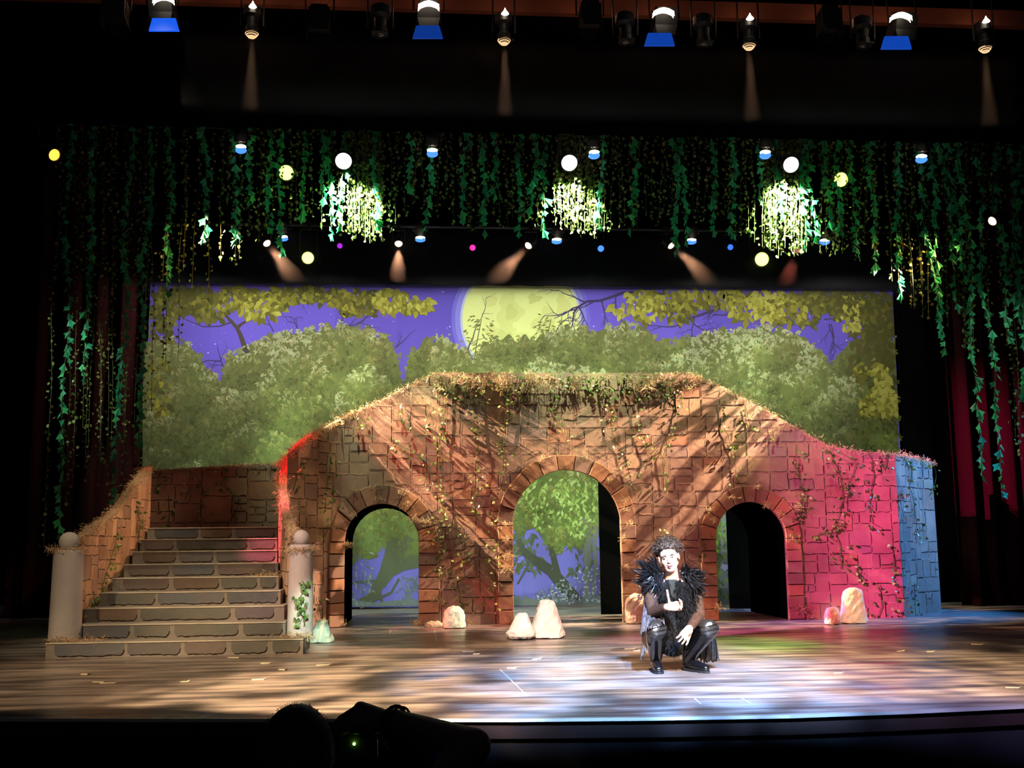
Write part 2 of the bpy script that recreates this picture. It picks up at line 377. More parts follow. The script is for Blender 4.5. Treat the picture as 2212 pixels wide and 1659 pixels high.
def stone_wall(name, P, top, tint, m, thick=.06, holes=(), g=.05, seed=1, label=None, cat='wall', big=.62, small=.2, bot=None, line=.011, parent=None, flip=1, light=0):
    """flat-built scenic wall: stones, painted joints; top = table (s, z); holes = (s0, s1, spring z, radius)"""
    S = planlen(P); L = S[-1]; rng = random.Random(seed)
    zt = lambda s: interp(top, s)
    def zb(s):
        for (s0, s1, zs, r) in holes:
            if s0-1e-6 <= s <= s1+1e-6:
                c = (s0+s1)/2; R = (s1-s0)/2; return zs+r*math.sqrt(max(0, 1-((s-c)/R)**2))
        return interp(bot, s) if bot else 0.0
    zmax = max(z for _, z in top)
    st = ashlar(0, math.ceil(L/g)*g, 0, math.ceil(zmax/g)*g, g, rng, big, small)
    cols = {}
    nx, nz = int(math.ceil(L/g)), int(math.ceil(zmax/g))
    for (a, c, e, d) in st:
        cl = tint((a+e)/2, (c+d)/2, rng)
        for i in range(int(round(a/g)), int(round(e/g))):
            for j in range(int(round(c/g)), int(round(d/g))): cols[(i, j)] = cl
    xs = sorted(set([round(i*g, 5) for i in range(nx)]+[L]+[round(h[0], 5) for h in holes]+[round(h[1], 5) for h in holes]+[x for h in holes for x in [h[0]+(h[1]-h[0])*q for q in (.004, .015, .035, .06, .1, .15, .85, .9, .94, .965, .985, .996)]]))
    b = MB()
    def pt(s, z, off=0.0):
        p, d = pos(P, S, s); nrm = Vector((d.y, -d.x))*flip
        return Vector((p.x+nrm.x*off, p.y+nrm.y*off, z))
    inhole = lambda s: any(h[0] < s < h[1] for h in holes)
    for s0, s1 in zip(xs, xs[1:]):
        if s1-s0 < 1e-5: continue
        mid = (s0+s1)/2; i = int(mid/g)
        e = 1e-5
        b0, b1, t0, t1 = zb(s0+e if inhole(mid) else s0-0), zb(s1), zt(s0), zt(s1)
        if inhole(mid): b0, b1 = zb(s0), zb(s1)
        else: b0, b1 = (interp(bot, s0), interp(bot, s1)) if bot else (0, 0)
        lv0, lv1 = b0, b1; j = int(max(b0, b1)/g)+1
        while True:
            z = j*g; last = z >= min(t0, t1)-1e-6
            u0, u1 = (t0, t1) if last else (z, z)
            cl = cols.get((i, min(max(int((max(lv0, lv1)+1e-4)/g), 0), nz-1)), (.3, .2, .15))
            F = [pt(s0, lv0), pt(s1, lv1), pt(s1, u1), pt(s0, u0)]
            b.add(F, [(0, 1, 2, 3) if flip > 0 else (3, 2, 1, 0)], 0, cl)
            if last: break
            lv0, lv1 = u0, u1; j += 1
        B0, B1, T0, T1 = pt(s0, b0, -thick), pt(s1, b1, -thick), pt(s0, t0, -thick), pt(s1, t1, -thick)
        A0, A1, U0, U1 = pt(s0, b0), pt(s1, b1), pt(s0, t0), pt(s1, t1)
        b.add([B0, B1, T1, T0], [(3, 2, 1, 0)], 1, (.02, .02, .02))
        b.add([U0, U1, T1, T0], [(0, 1, 2, 3)], 0, (.3, .22, .15))
        if inhole(mid): b.add([A0, A1, B1, B0], [(0, 1, 2, 3)], 0, (.3, .22, .15))
    for s_ in (0, L):
        b.add([pt(s_, zb(s_)), pt(s_, zt(s_)), pt(s_, zt(s_), -thick), pt(s_, zb(s_), -thick)], [(0, 1, 2, 3)], 0, (.3, .22, .15))
    for (s0, s1, zs, r) in holes:
        for s_ in (s0, s1):
            b.add([pt(s_, 0), pt(s_, zs), pt(s_, zs, -thick), pt(s_, 0, -thick)], [(0, 1, 2, 3)], 0, (.45, .3, .2))
    # painted joints, wobbling strips lying on the face
    def ok(s, z): return 0 < s < L and z < zt(s)-.02 and z > zb(s)+.012
    def strip(pa, pb):
        d = (Vector(pb)-Vector(pa)); n_ = max(2, int(d.length/.045)); prev = None
        nv = Vector((-d.y, d.x)).normalized(); wv = rng.uniform(.5, 1.15)*line
        mi = 3 if (light and rng.random() < light) else 2
        for i in range(n_+1):
            q = Vector(pa)+d*(i/n_)+nv*rng.uniform(-.007, .007)
            w2 = wv*rng.uniform(.55, 1.2)*.5
            cur = (q-nv*w2, q+nv*w2)
            if prev is not None:
                mm = (prev[0]+cur[1])/2
                if ok(mm.x, mm.y) and ok(q.x, q.y):
                    b.add([pt(prev[0].x, prev[0].y, .004), pt(cur[0].x, cur[0].y, .004), pt(cur[1].x, cur[1].y, .004), pt(prev[1].x, prev[1].y, .004)], [(0, 1, 2, 3)], mi, None)
            prev = cur
    for (a, c, e, d) in st:
        if rng.random() < .9: strip((a+.02, c), (e-.01, c))
        if rng.random() < .9: strip((e, c+.01), (e, d-.02))
    o = b.build(name, [m, M_BLACK, M_LINE, M_LINE2])
    if parent: o.parent = parent
    if label: tag(o, label, cat)
    return o, pt, S, zt
V2 = lambda v: Vector((v.x, v.y))
def tint_brown(x, z, r):
    k = r.random()
    base = (.29, .17, .12) if k < .5 else (.26, .16, .12) if k < .75 else (.33, .21, .13) if k < .88 else (.23, .15, .13) if k < .95 else (.3, .14, .09)
    f = r.uniform(.88, 1.1); return tuple(c*f for c in base)
# main arched wall
P_main = [V2(at(604, 1200, 13.85)), V2(at(618, 1200, 13.72)), V2(at(640, 1200, 13.8)), V2(at(668, 1200, 14.05)), V2(at(700, 1200, 14.35)), V2(at(738, 1200, 14.57)), Vector((at(770, 1200, YF).x, YF)), Vector((at(1948, 1200, YF).x, YF))]
e_ = P_main[-1]
P_main += [e_+Vector((.35, .45)), e_+Vector((.7, .8)), e_+Vector((1.0, 1.05))]
# extend to where the photo's end line stands
S_main = planlen(P_main)
TOP = [(598, 1090), (597, 1030), (606, 1003), (625, 978), (660, 948), (700, 926), (760, 893), (850, 850), (905, 822), (940, 806), (1100, 806), (1300, 806), (1480, 806), (1520, 818), (1600, 856), (1700, 912), (1790, 962), (1840, 972), (1945, 984), (1975, 988), (2015, 1000), (2035, 1012), (2044, 1030)]
tab = profile(P_main, S_main, TOP)
tab = [(s, z) for s, z in tab if -.2 <= s <= S_main[-1]+.2]
def arch(pl, pr_, ptop, pspr):
    a = hit(P_main, S_main, pl, 1250); c = hit(P_main, S_main, pr_, 1250)
    zt_ = hit(P_main, S_main, (pl+pr_)/2, ptop)[1]; R = (c[0]-a[0])/2
    return (a[0], c[0], zt_-R*1.02, R*1.02)
HOLES = [arch(743, 905, 1088, 0), arch(1108, 1344, 1015, 0), arch(1548, 1702, 1084, 0)]
wall, wpt, WS, wzt = stone_wall('archway_wall', P_main, tab, tint_brown, M_STONE, .07, HOLES, .05, 11, 'tall painted stone bridge wall with three archways', 'wall', .46, .16, light=.12)
# arch surrounds: raised voussoir blocks
def tint_v(r):
    k = r.random(); base = (.33, .15, .075) if k < .4 else (.25, .13, .085) if k < .8 else (.19, .12, .09)
    f = r.uniform(.7, 1.2); return tuple(c*f for c in base)
def surround(h, ring, ringtop, seed, label):
    s0, s1, zs, R = h; c = (s0+s1)/2; r = random.Random(seed); b = MB()
    blocks = []
    hh = zs/7
    for side in (-1, 1):
        for i in range(7):
            blocks.append(('v', side, i*hh, (i+1)*hh))
    n = 11
    for i in range(n): blocks.append(('a', 0, PI*i/n, PI*(i+1)/n))
    for k_, side, u0, u1 in blocks:
        cl = tint_v(r); dep = r.uniform(.025, .045); gap = .006
        ro = ring*r.uniform(.96, 1.03)
        if k_ == 'v':
            e = c+side*(s1-s0)/2; q = [(e-side*.004, u0+gap), (e+side*ro, u0+gap+r.uniform(-.008, .008)), (e+side*ro, u1-gap+r.uniform(-.008, .008)), (e-side*.004, u1-gap)]
            if side < 0: q = q[::-1]
            m_ = 4
        else:
            q = []; kk = 3
            R_in = (s1-s0)/2-.004
            th = [u0+gap/R_in+(u1-u0-2*gap/R_in)*i/kk for i in range(kk+1)]
            rr = ringtop*r.uniform(.96, 1.04)
            q = [(c+math.cos(t)*R_in, zs+math.sin(t)*(R-.004)) for t in th]+[(c+math.cos(t)*(R_in+rr), zs+math.sin(t)*(R+rr)) for t in th[::-1]]
            q = q[::-1]
        bv = .012; cs, cz = sum(a for a, _ in q)/len(q), sum(z for _, z in q)/len(q)
        lo = [wpt(a, max(z, .003), .002) for a, z in q]; mid_ = [wpt(a, max(z, .003), dep-bv*.6) for a, z in q]
        hi = [wpt(a+(cs-a)*bv*4, max(z+(cz-z)*bv*4, .004), dep) for a, z in q]; n_ = len(q)
        b.add(lo+mid_+hi, [(i, (i+1) % n_, n_+(i+1) % n_, n_+i)[::-1] for i in range(n_)]+[(n_+i, n_+(i+1) % n_, 2*n_+(i+1) % n_, 2*n_+i)[::-1] for i in range(n_)]+[tuple(2*n_+i for i in range(n_))[::-1]], 0, cl)
    o = b.build('arch_surround', [M_STONE], wall); o['label'] = label
surround(HOLES[0], .26, .25, 5, 'brown voussoir blocks round the left-hand archway')
surround(HOLES[1], .19, .20, 6, 'orange-brown voussoir blocks round the tall middle archway')
surround(HOLES[2], .20, .21, 7, 'red-brown voussoir blocks round the right-hand archway')
# black tunnels through the bridge behind left and right arches, masking panel behind the middle one
def tunnel(h, y1, k=1.0):
    s0, s1, zs, R = h; b = MB(); n = 14
    a0 = wpt(s0, 0); a1 = wpt(s1, 0); c = (a0.x+a1.x)/2; hw = (a1.x-a0.x)/2
    pr = [(c-hw, .002)]+[(c-hw*math.cos(PI*i/n), zs+R*math.sin(PI*i/n)) for i in range(n+1)]+[(c+hw, .002)]
    y0 = YF+.075
    ins = [(x, y0, z) for x, z in pr]+[(x, y1, z) for x, z in pr]
    outp = [(x+(x-c)*.05, y, z+.03) for y in (y0, y1) for x, z in pr]
    m_ = len(pr)
    b.add(ins, [(i, i+1, m_+i+1, m_+i) for i in range(m_-1)])
    b.add(outp, [(i, i+1, m_+i+1, m_+i)[::-1] for i in range(m_-1)])
    b.add([ins[m_+i] for i in range(m_)]+[outp[m_+i] for i in range(m_)], [(i, i+1, m_+i+1, m_+i) for i in range(m_-1)])
    b.build('arch_tunnel', M_BLACK, wall)
tunnel(HOLES[0], YF+1.75); tunnel(HOLES[2], YF+1.75)
b = MB(); x_ = at(1298, 1300, YF+1.7).x
b.box((x_, YF+1.68, .002), (x_+1.1, YF+1.72, 2.9)); o = b.build('masking_panel', M_BLACK); tag(o, 'tall black masking panel standing behind the middle archway', 'panel')
b = MB(); x_ = at(1576, 1300, YF+2.6).x
b.box((x_, YF+2.58, .002), (x_+1.9, YF+2.62, 2.35)); o = b.build('masking_panel', M_BLACK); tag(o, 'black masking panel seen through the right-hand archway', 'panel')

# ---------------------------------------------------------------- stairs
RISE = .14
STY = [11.0+.36*i for i in range(9)]
LFT = [100, 168, 186, 218, 247, 272, 290, 306, 322]; RGT = [660, 617, 614, 606, 602, 600, 599, 599, 599]
M_STEP = mat('painted_step', tint=True, rough=.7, spec=.25, bump=(16, .4), var=(4, .4, (.12, .1, .085)))
stair = empty('staircase', (at(380, 1390, 11.0).x, 11.0, 0), 'wide painted stone staircase of nine steps between two walls', 'staircase')
for i in range(9):
    Y0 = STY[i]; Y1 = 15.05 if i == 8 else STY[i+1]+.3; z1 = RISE*(i+1); z0 = 0
    yy = 1374-29*i
    xa, xb = at(LFT[i], yy, Y0).x, at(RGT[i], yy, Y0).x
    if i == 0: xb = at(655, 1385, Y0).x
    if i > 0: xa -= .02
    b = MB(); r = random.Random(i+50)
    def bx2(a, c, mi, col): b.box(a, c, mi, col)
    b.box((xa, Y0, 0 if i == 0 else z1-RISE-.01), (xb, Y1, z1), 0, (.16, .145, .125))
    # painted blocks on the riser
    x = xa+r.uniform(.04, .12); first = True
    while x < xb-.12:
        wd = min(r.choice((.38, .5, .68, .85))*r.uniform(.85, 1.1), xb-.03-x)
        if wd < .14: break
        cl = r.choice(((.085, .08, .085), (.065, .075, .09), (.1, .08, .075), (.08, .085, .075), (.12, .085, .06))); f = r.uniform(.7, 1.15)
        zl = z1-RISE+.012; zh = z1-.008; q = []
        nb = 14; rad = .03
        for j in range(nb+1): q.append((x+rad+(wd-2*rad)*j/nb, zl+r.uniform(0, .012)))
        q += [(x+wd-.006, zl+.03), (x+wd, zl+.06), (x+wd, zh), (x, zh), (x, zl+.05), (x+.008, zl+.02)]
        yv = Y0-.003
        b.add([(a, yv, c) for a, c in q], [tuple(range(len(q)))], 0, tuple(c*f for c in cl))
        for (pa, pb) in zip(q[:nb+3], q[1:nb+3]):
            d = Vector(pb)-Vector(pa); nv = Vector((-d.y, d.x)).normalized()*r.uniform(.003, .006)
            b.add([(pa[0]-nv.x, yv-.002, pa[1]-nv.y), (pb[0]-nv.x, yv-.002, pb[1]-nv.y), (pb[0]+nv.x, yv-.002, pb[1]+nv.y), (pa[0]+nv.x, yv-.002, pa[1]+nv.y)], [(0, 1, 2, 3)], 1)
        x += wd+r.uniform(.025, .05)
    b.box((xa-.0, Y0-.012, z1-.007), (xb, Y0, z1+.003), 0, (.42, .38, .3))
    b.build('step', [M_STEP, M_LINE], stair, world=True)
# left-hand side wall of the stairs
def tint_tan(x, z, r):
    k = r.random(); base = (.46, .3, .18) if k < .6 else (.38, .24, .15) if k < .85 else (.3, .22, .17)
    f = r.uniform(.8, 1.15); return tuple(c*f for c in base)
P_l = [V2(at(160, 1250, 11.5)), V2(at(186, 1250, 11.75)), V2(at(232, 1240, 12.5)), V2(at(278, 1220, 13.2)), V2(at(310, 1200, 13.8)), V2(at(322, 1180, 14.4))]
SL = planlen(P_l)
tl = profile(P_l, SL, [(158, 1168), (175, 1160), (200, 1142), (232, 1122), (262, 1092), (285, 1060), (303, 1036), (318, 1018), (326, 1012)])
wl, wlpt, _, _ = stone_wall('stair_side_wall', P_l, tl, tint_tan, M_STONE, .08, (), .05, 21, 'sloping painted stone wall on the left of the staircase', 'wall', .4, .14, light=.0)
# right-hand side wall (banister wall)
P_r = [V2(at(636, 1250, 11.75)), V2(at(622, 1250, 12.2)), V2(at(606, 1240, 12.8)), V2(at(600, 1220, 13.3)), V2(at(600, 1200, 13.85))]
SR = planlen(P_r)
tr = profile(P_r, SR, [(648, 1180), (636, 1168), (622, 1140), (606, 1092), (600, 1060), (600, 1032)])
tr2 = [(0, 1.13), (SR[1], 1.2), (SR[2], 1.42), (SR[3], 1.68), (SR[4], 1.95)]
wr, wrpt, _, _ = stone_wall('banister_wall', P_r, tr2, tint_tan, M_STONE, .09, (), .05, 22, 'narrow painted stone banister wall on the right of the staircase', 'wall', .4, .14, flip=-1)
# parapet behind the landing
P_b = [Vector((at(318, 1100, 15.1).x, 15.1)), Vector((at(640, 1100, 15.1).x, 15.1))]
tb = [(0, at(325, 1016, 15.1).z), (1.0, at(470, 1006, 15.1).z), ((P_b[1]-P_b[0]).length, at(630, 998, 15.1).z)]
wb, wbpt, _, _ = stone_wall('parapet_wall', P_b, tb, lambda x, z, r: tuple(c*.9 for c in tint_brown(x, z, r)), M_STONE, .06, (), .05, 23, 'painted stone parapet wall at the back of the stair landing', 'wall', .5, .16, bot=[(0, 1.2), (3, 1.2)])
# newel pillars
def pillar(px, pyb, Y, r0, ztop, label):
    p = at(px, pyb, Y); root = empty('newel_pillar', (p.x, Y, RISE), label, 'pillar', 'ball-topped pillars at the foot of the stairs')
    b = MB(); h = ztop-RISE
    b.lathe([(r0, 0), (r0*.99, .02), (r0*.94, h*.5), (r0*.9, h-.03), (r0*.86, h-.008), (r0*.7, h)], 32)
    b.build('shaft', M_PLASTER, root, smooth=True)
    b = MB(); rb = r0*.62; b.lathe([(rb*math.cos(t), h+rb*.8+rb*math.sin(t)) for t in [(-PI/2+PI*i/16) for i in range(1, 16)]], 28)
    b.build('ball', M_PLASTER, root, smooth=True); return root
pillar(141, 1350, 11.32, .155, 1.0+(1182-1180)/2400*11.3, 'grey pillar with a ball top at the left foot of the stairs')
pillar(648, 1350, 11.4, .13, at(648, 1176, 11.4).z, 'pale grey pillar with a ball top and ivy, right foot of the stairs')

# overhead timber beam behind the first row of lamps
b = MB(); z0, z1 = at(1106, 29, 12.9).z, at(1106, -6, 12.9).z
b.box((-9, 12.85, z0), (10, 12.95, z1)); tag(b.build('lighting_beam', M_TIMBER), 'red-brown horizontal beam behind the top row of lamps', 'beam')
# ---------------------------------------------------------------- painted drop: night forest with a full moon
def build_drop():
    rg = random.Random(77); b = MB()
    def D(px, py, l=0): 
        p = at(px, py, YD); return (p.x, YD-.0015*l, p.z)
    def C(c, f=1.0, h=0.0): return tuple(min(.9, x*f*1.15) for x in s2l(c))
    def poly(pts, l, c):
        ar = sum(p[0]*q[1]-q[0]*p[1] for p, q in zip(pts, pts[1:]+pts[:1]))
        if abs(ar) < .4: return
        if ar > 0: pts = pts[::-1]
        l += rg.random()*.4
        b.add([D(x, y, l) for x, y in pts], [tuple(range(len(pts)))], 0, c)
    L = lambda y: 325-17*(y-612)/398; R = lambda y: 1928+17*(y-625)/350
    T = lambda x: 612+13*(x-325)/1603; B = lambda x: 1312-5*(x-300)/1640
    # cloth ground in bands
    ys = [606+(1312-606)*i/40 for i in range(41)]
    for y0, y1 in zip(ys, ys[1:]):
        t = (y0-606)/706; c0 = (94, 80, 170) if t < .5 else (88, 84, 165)
        for i in range(12):
            xa0, xb0 = L(y0)+(R(y0)-L(y0))*i/12, L(y0)+(R(y0)-L(y0))*(i+1)/12
            xa1, xb1 = L(y1)+(R(y1)-L(y1))*i/12, L(y1)+(R(y1)-L(y1))*(i+1)/12
            f = 1+.12*math.sin(i*1.1+t*3)
            poly([(xa1, y1), (xb1, y1), (xb0, y0), (xa0, y0)], 0, C(c0, f))
    for i in range(420):
        x, y = rg.uniform(330, 1930), rg.uniform(622, 830); r = rg.choice((.5, .7, .7, .9, 1.5))
        poly([(x-r, y), (x, y+r), (x+r, y), (x, y-r)], 1, C((205, 205, 240)))
    # moon with its pale printed rim and grey seas
    mx, my, mr = 1125, 690, 126
    def disc(cx, cy, rx, ry, l, c, n=40, wob=0):
        ph = rg.uniform(0, 6)
        pts = []
        for i in range(n):
            t = -2*PI*i/n; k = 1+wob*(math.sin(3*t+ph)+.6*math.sin(5*t+2*ph)+.4*math.sin(9*t+ph))
            pts.append((cx+rx*k*math.cos(t), cy+ry*k*math.sin(t)))
        pts = [(x, max(y, T(x)-3)) for x, y in pts]; poly(pts, l, c)
    for i, (rr, c) in enumerate(((150, (104, 96, 182)), (142, (120, 116, 186)), (136, (140, 142, 188)), (131, (165, 175, 185)))): disc(mx, my, rr, rr, 1.2+i*.2, C(c), 56)
    disc(mx, my, mr, mr, 2.2, C((196, 206, 128)), 64)
    for x, y, a, c_, w_ in ((1060, 650, 14, 12, .1), (1100, 670, 26, 34, .2), (1150, 640, 30, 20, .22), (1085, 720, 30, 22, .25), (1180, 700, 26, 34, .2), (1135, 740, 40, 20, .2), (1215, 660, 14, 26, .2)):
        disc(x, y, a, c_, 2.5, C((188, 196, 118)), 30, w_); disc(x+4, y+5, a*.5, c_*.5, 2.7, C((178, 187, 110)), 24, w_)
    # tree mass
    prof = [(300, 740), (340, 742), (365, 730), (400, 742), (428, 762), (452, 806), (478, 816), (492, 770), (520, 758), (560, 735), (600, 722), (660, 716), (700, 706), (740, 702), (800, 712), (840, 732), (862, 780), (868, 850), (885, 770), (905, 742), (950, 728), (1000, 752), (1020, 770), (1050, 742), (1100, 728), (1150, 734), (1200, 716), (1240, 704), (1290, 716), (1340, 700), (1390, 708), (1430, 740), (1480, 735), (1540, 716), (1600, 712), (1660, 706), (1720, 722), (1758, 745), (1785, 780), (1802, 782), (1830, 745), (1870, 735), (1910, 742), (1960, 720)]
    def mtop(x):
        for (a, ya), (c, yc) in zip(prof, prof[1:]):
            if x <= c: return ya+(yc-ya)*(x-a)/(c-a)
        return 740
    def low(x):   # lower limit of the leafy mass (only seen through the arches)
        if x < 1000: return 1205+18*math.sin(x/23)+10*math.sin(x/9)
        if x < 1420: return 1165+26*math.sin(x/31)+12*math.sin(x/11)
        return 1300
    xs = [302+i*6 for i in range(274)]
    for a, c in zip(xs, xs[1:]):
        ja, jc = mtop(a)+6*math.sin(a*.9)+5*math.sin(a*2.3), mtop(c)+6*math.sin(c*.9)+5*math.sin(c*2.3)
        n_ = 16
        for k in range(n_):
            y0a, y1a = ja+(low(a)-ja)*k/n_, ja+(low(a)-ja)*(k+1)/n_; y0c, y1c = jc+(low(c)-jc)*k/n_, jc+(low(c)-jc)*(k+1)/n_
            t = (y0a-700)/500
            col = (96-18*t, 100-8*t, 58-2*t)
            a_, c_ = max(a, L(y1a)), min(c, R(y0a))
            poly([(a_, y1a), (c_, y1c), (c_, y0c), (a_, y0a)], 3, C(col, rg.uniform(.92, 1.08)))
    blobs = [(rg.uniform(310, 1940), rg.uniform(730, 1190), rg.uniform(28, 70)) for _ in range(150)]
    pal = [(80, 84, 50), (94, 98, 56), (108, 110, 64), (124, 127, 82), (146, 149, 108)]
    def blade(x, y, ang, ln, wd, l, c):
        dx, dy = math.cos(ang), math.sin(ang); nx_, ny_ = -dy, dx
        poly([(x, y), (x+dx*ln*.45+nx_*wd, y+dy*ln*.45+ny_*wd), (x+dx*ln, y+dy*ln), (x+dx*ln*.45-nx_*wd, y+dy*ln*.45-ny_*wd)], l, c)
    def inb(x, y): return L(y)+2 < x < R(y)-2 and T(x)+1 < y < B(x)-2
    for q in range(12500):
        x = rg.uniform(304, 1942); y = rg.uniform(mtop(x)-8, 1200)
        if y > low(x) or not inb(x, y): continue
        if y > 1020 and not (740 < x < 910 or 1100 < x < 1350 or 1540 < x < 1600 or y < 1030): continue
        best = min(blobs, key=lambda B_: ((x-B_[0])**2+(y-B_[1])**2)/B_[2]**2)
        sh = .5-(y-best[1])/best[2]*.45-(x-best[0])/best[2]*.12+rg.uniform(-.22, .22)
        edge_ = y < mtop(x)+14
        if edge_: sh = max(sh, .45)
        sh -= (y-700)/500*.22
        k = max(0, min(4, int(sh*5))); c = pal[k]
        g_ = rg.uniform(.9, 1.08); cc = (c[0]*g_*rg.uniform(.94, 1.05), c[1]*g_, c[2]*g_)
        if x > 1850: cc = (cc[0]*.85, cc[1]*.87, cc[2]*.7)
        base_a = rg.uniform(.3, 2.8)
        for j in range(rg.randint(4, 5)):
            blade(x+rg.uniform(-3, 3), y+rg.uniform(-3, 3), base_a+rg.uniform(-1.1, 1.1), rg.uniform(6, 12.5), rg.uniform(1.2, 2.1), 4+rg.randint(0, 5)*.5, C(cc, rg.uniform(.92, 1.1)))
    # sprays of twigs against the sky above the mass
    def twig(pts, w0, w1, l, c):
        n_ = len(pts)-1
        for i, (p, q) in enumerate(zip(pts, pts[1:])):
            d = Vector(q)-Vector(p)
            if d.length < .1: continue
            nv = Vector((-d.y, d.x)).normalized(); a_, c_ = w0+(w1-w0)*i/n_, w0+(w1-w0)*(i+1)/n_
            poly([(p[0]+nv.x*a_, p[1]+nv.y*a_), (q[0]+nv.x*c_, q[1]+nv.y*c_), (q[0]-nv.x*c_, q[1]-nv.y*c_), (p[0]-nv.x*a_, p[1]-nv.y*a_)][::-1], l, c)
    def crooked(x0, y0, x1, y1, k, amp):
        return [(x0+(x1-x0)*i/k+(rg.uniform(-amp, amp) if 0 < i < k else 0), max(T(x0)+2, y0+(y1-y0)*i/k+(rg.uniform(-amp, amp) if 0 < i < k else 0))) for i in range(k+1)]
    DK = C((66, 58, 88)); DK2 = C((72, 64, 62))
    def bare(x, y, ang, ln, w_, dep, l=2.9):
        pts = [(x, y)]; a = ang
        for i in range(5):
            a += rg.uniform(-.35, .35); q = (pts[-1][0]+math.cos(a)*ln/5, pts[-1][1]+math.sin(a)*ln/5)
            if not inb(*q): break
            pts.append(q)
            if dep and rg.random() < .55: bare(q[0], q[1], a+rg.choice((-1, 1))*rg.uniform(.4, .9), ln*.55, w_*.55, dep-1, l)
        if len(pts) > 1: twig(pts, w_, w_*.35, l, DK)
    twig([(534, 765), (527, 745), (520, 725), (512, 708), (500, 695), (486, 680)], 6, 3, 5, DK2); twig([(513, 708), (522, 700), (536, 692)], 4, 2, 5, DK2)
    twig([(505, 694), (475, 705), (440, 706), (400, 690)], 1.8, .8, 2.9, DK)
    for x, y, a, ln in ((490, 800, -2.3, 60), (478, 780, 3.1, 50), (735, 706, -1.4, 90), (740, 708, -.5, 70), (650, 720, -2, 40), (840, 760, -.6, 75), (1010, 760, -1.3, 80), (1200, 718, -.9, 50), (590, 716, -1.7, 40), (600, 660, -.25, 80), (620, 652, -.5, 50), (700, 640, 0, 60)): bare(x, y, a, ln, 1.6, 2)
    # the gnarled branch reaching across the moon and others on the right
    twig([(1375, 632), (1345, 633), (1320, 642), (1295, 650), (1268, 651), (1248, 664), (1238, 678)], 3.5, 2, 2.95, DK)
    for x, y, a, ln in ((1262, 652, -2.5, 60), (1250, 662, 3.1, 60), (1245, 668, 2.6, 70), (1240, 676, 1.7, 60), (1250, 664, 1.2, 50), (1300, 650, 1.3, 45), (1330, 640, 1.9, 60), (1285, 650, 2.5, 40)): bare(x, y, a, ln, 1.7, 2)
    twig([(1600, 640), (1570, 660), (1530, 675), (1490, 688), (1470, 700)], 3.5, 2.5, 2.95, DK)
    for x, y, a, ln in ((1560, 664, 2.3, 50), (1500, 684, 1.4, 70), (1490, 688, .9, 60), (1470, 700, 2.6, 70), (1540, 680, 0, 60), (1600, 650, .4, 70), (1680, 720, 2.7, 60), (1795, 700, 1.6, 70), (1790, 700, 1.2, 60), (1780, 690, .2, 60)): bare(x, y, a, ln, 1.6, 2)
    # small-leaved sapling in front of the moon
    for px_, top_ in ((1040, 690), (1190, 690)):
        twig([(px_-16, 780), (px_-10, 740), (px_, top_)], 1.4, .8, 5, C((92, 96, 60)))
        for j in range(70):
            t = rg.random(); x = px_-16+16*t+rg.uniform(-42, 42)*(1.1-t*.6); y = 780-90*t+rg.uniform(-14, 10)
            blade(x, y, rg.uniform(-.3, 1.0) if x > px_ else rg.uniform(2.1, 3.4), rg.uniform(8, 15), 1.7, 5, C(rg.choice(((108, 112, 66), (128, 132, 80), (92, 96, 56)))))
    # near branches hanging into the top of the picture: big yellow-green leaves
    def leaf(x, y, ang, s, l, c):
        pts = [(0, 0), (.2, .2), (.48, .3), (.75, .17), (1, 0), (.75, -.17), (.48, -.28), (.22, -.2)]
        dx, dy = math.cos(ang), math.sin(ang); out = []
        for u, v in pts: 
            X, Y_ = x+s*(u*dx-v*dy), y+s*(u*dy+v*dx)
            out.append((min(max(X, L(Y_)+1), R(Y_)-1), max(Y_, T(X)-3)))
        poly(out, l, c)
    PN = [(76, 76, 38), (94, 92, 42), (114, 112, 46), (136, 134, 54), (156, 154, 70)]
    regs = [(330, 640, 40, 35, 46, 0), (350, 700, 34, 40, 34, 0), (400, 640, 50, 30, 60, -1), (455, 660, 40, 32, 50, 0), (510, 640, 48, 30, 60, 1), (560, 655, 46, 34, 60, 2), (600, 640, 30, 28, 40, 1), (640, 632, 44, 18, 40, 1), (700, 632, 44, 18, 44, 0), (740, 650, 30, 28, 40, 1), (780, 650, 40, 30, 50, 0), (840, 645, 40, 24, 46, 2), (885, 655, 30, 22, 30, 2), (920, 655, 14, 12, 8, 3),
            (1385, 635, 34, 14, 24, 2), (1350, 665, 28, 16, 12, 3), (1400, 665, 40, 26, 36, 2), (1440, 645, 50, 26, 60, 1), (1465, 672, 36, 26, 40, 0), (1500, 640, 40, 22, 40, 1), (1560, 640, 40, 22, 44, 1), (1610, 650, 36, 40, 60, 2), (1660, 655, 40, 34, 60, 3), (1700, 665, 40, 36, 60, 1), (1745, 660, 30, 50, 40, 0), (1770, 640, 50, 26, 60, -1), (1815, 650, 46, 34, 70, -1), (1835, 670, 22, 40, 44, 3), (1870, 650, 56, 34, 90, -1), (1900, 690, 40, 50, 90, -1), (1920, 740, 22, 50, 50, -2), (1905, 830, 18, 46, 40, 3), (1890, 870, 36, 30, 40, 2), (1925, 870, 22, 26, 30, 3), (1860, 800, 16, 18, 16, 1), (345, 830, 26, 60, 24, 1)]
    for cx, cy, rx, ry, n_, k in regs:
        for j in range(int(n_*1.7)):
            a = rg.uniform(0, 2*PI); r_ = math.sqrt(rg.random()); x = cx+rx*r_*math.cos(a); y = cy+ry*r_*math.sin(a)
            if not inb(x, y): continue
            front = j > n_*.7; kk = max(0, min(4, k+(1 if front else 0)+rg.randint(-1, 1)))
            leaf(x, y, rg.uniform(.2, 2.9), rg.uniform(10, 20)*(1 if front else 1.3), 8+(1.5 if front else 0)+rg.random(), C(PN[kk], rg.uniform(.9, 1.1)))
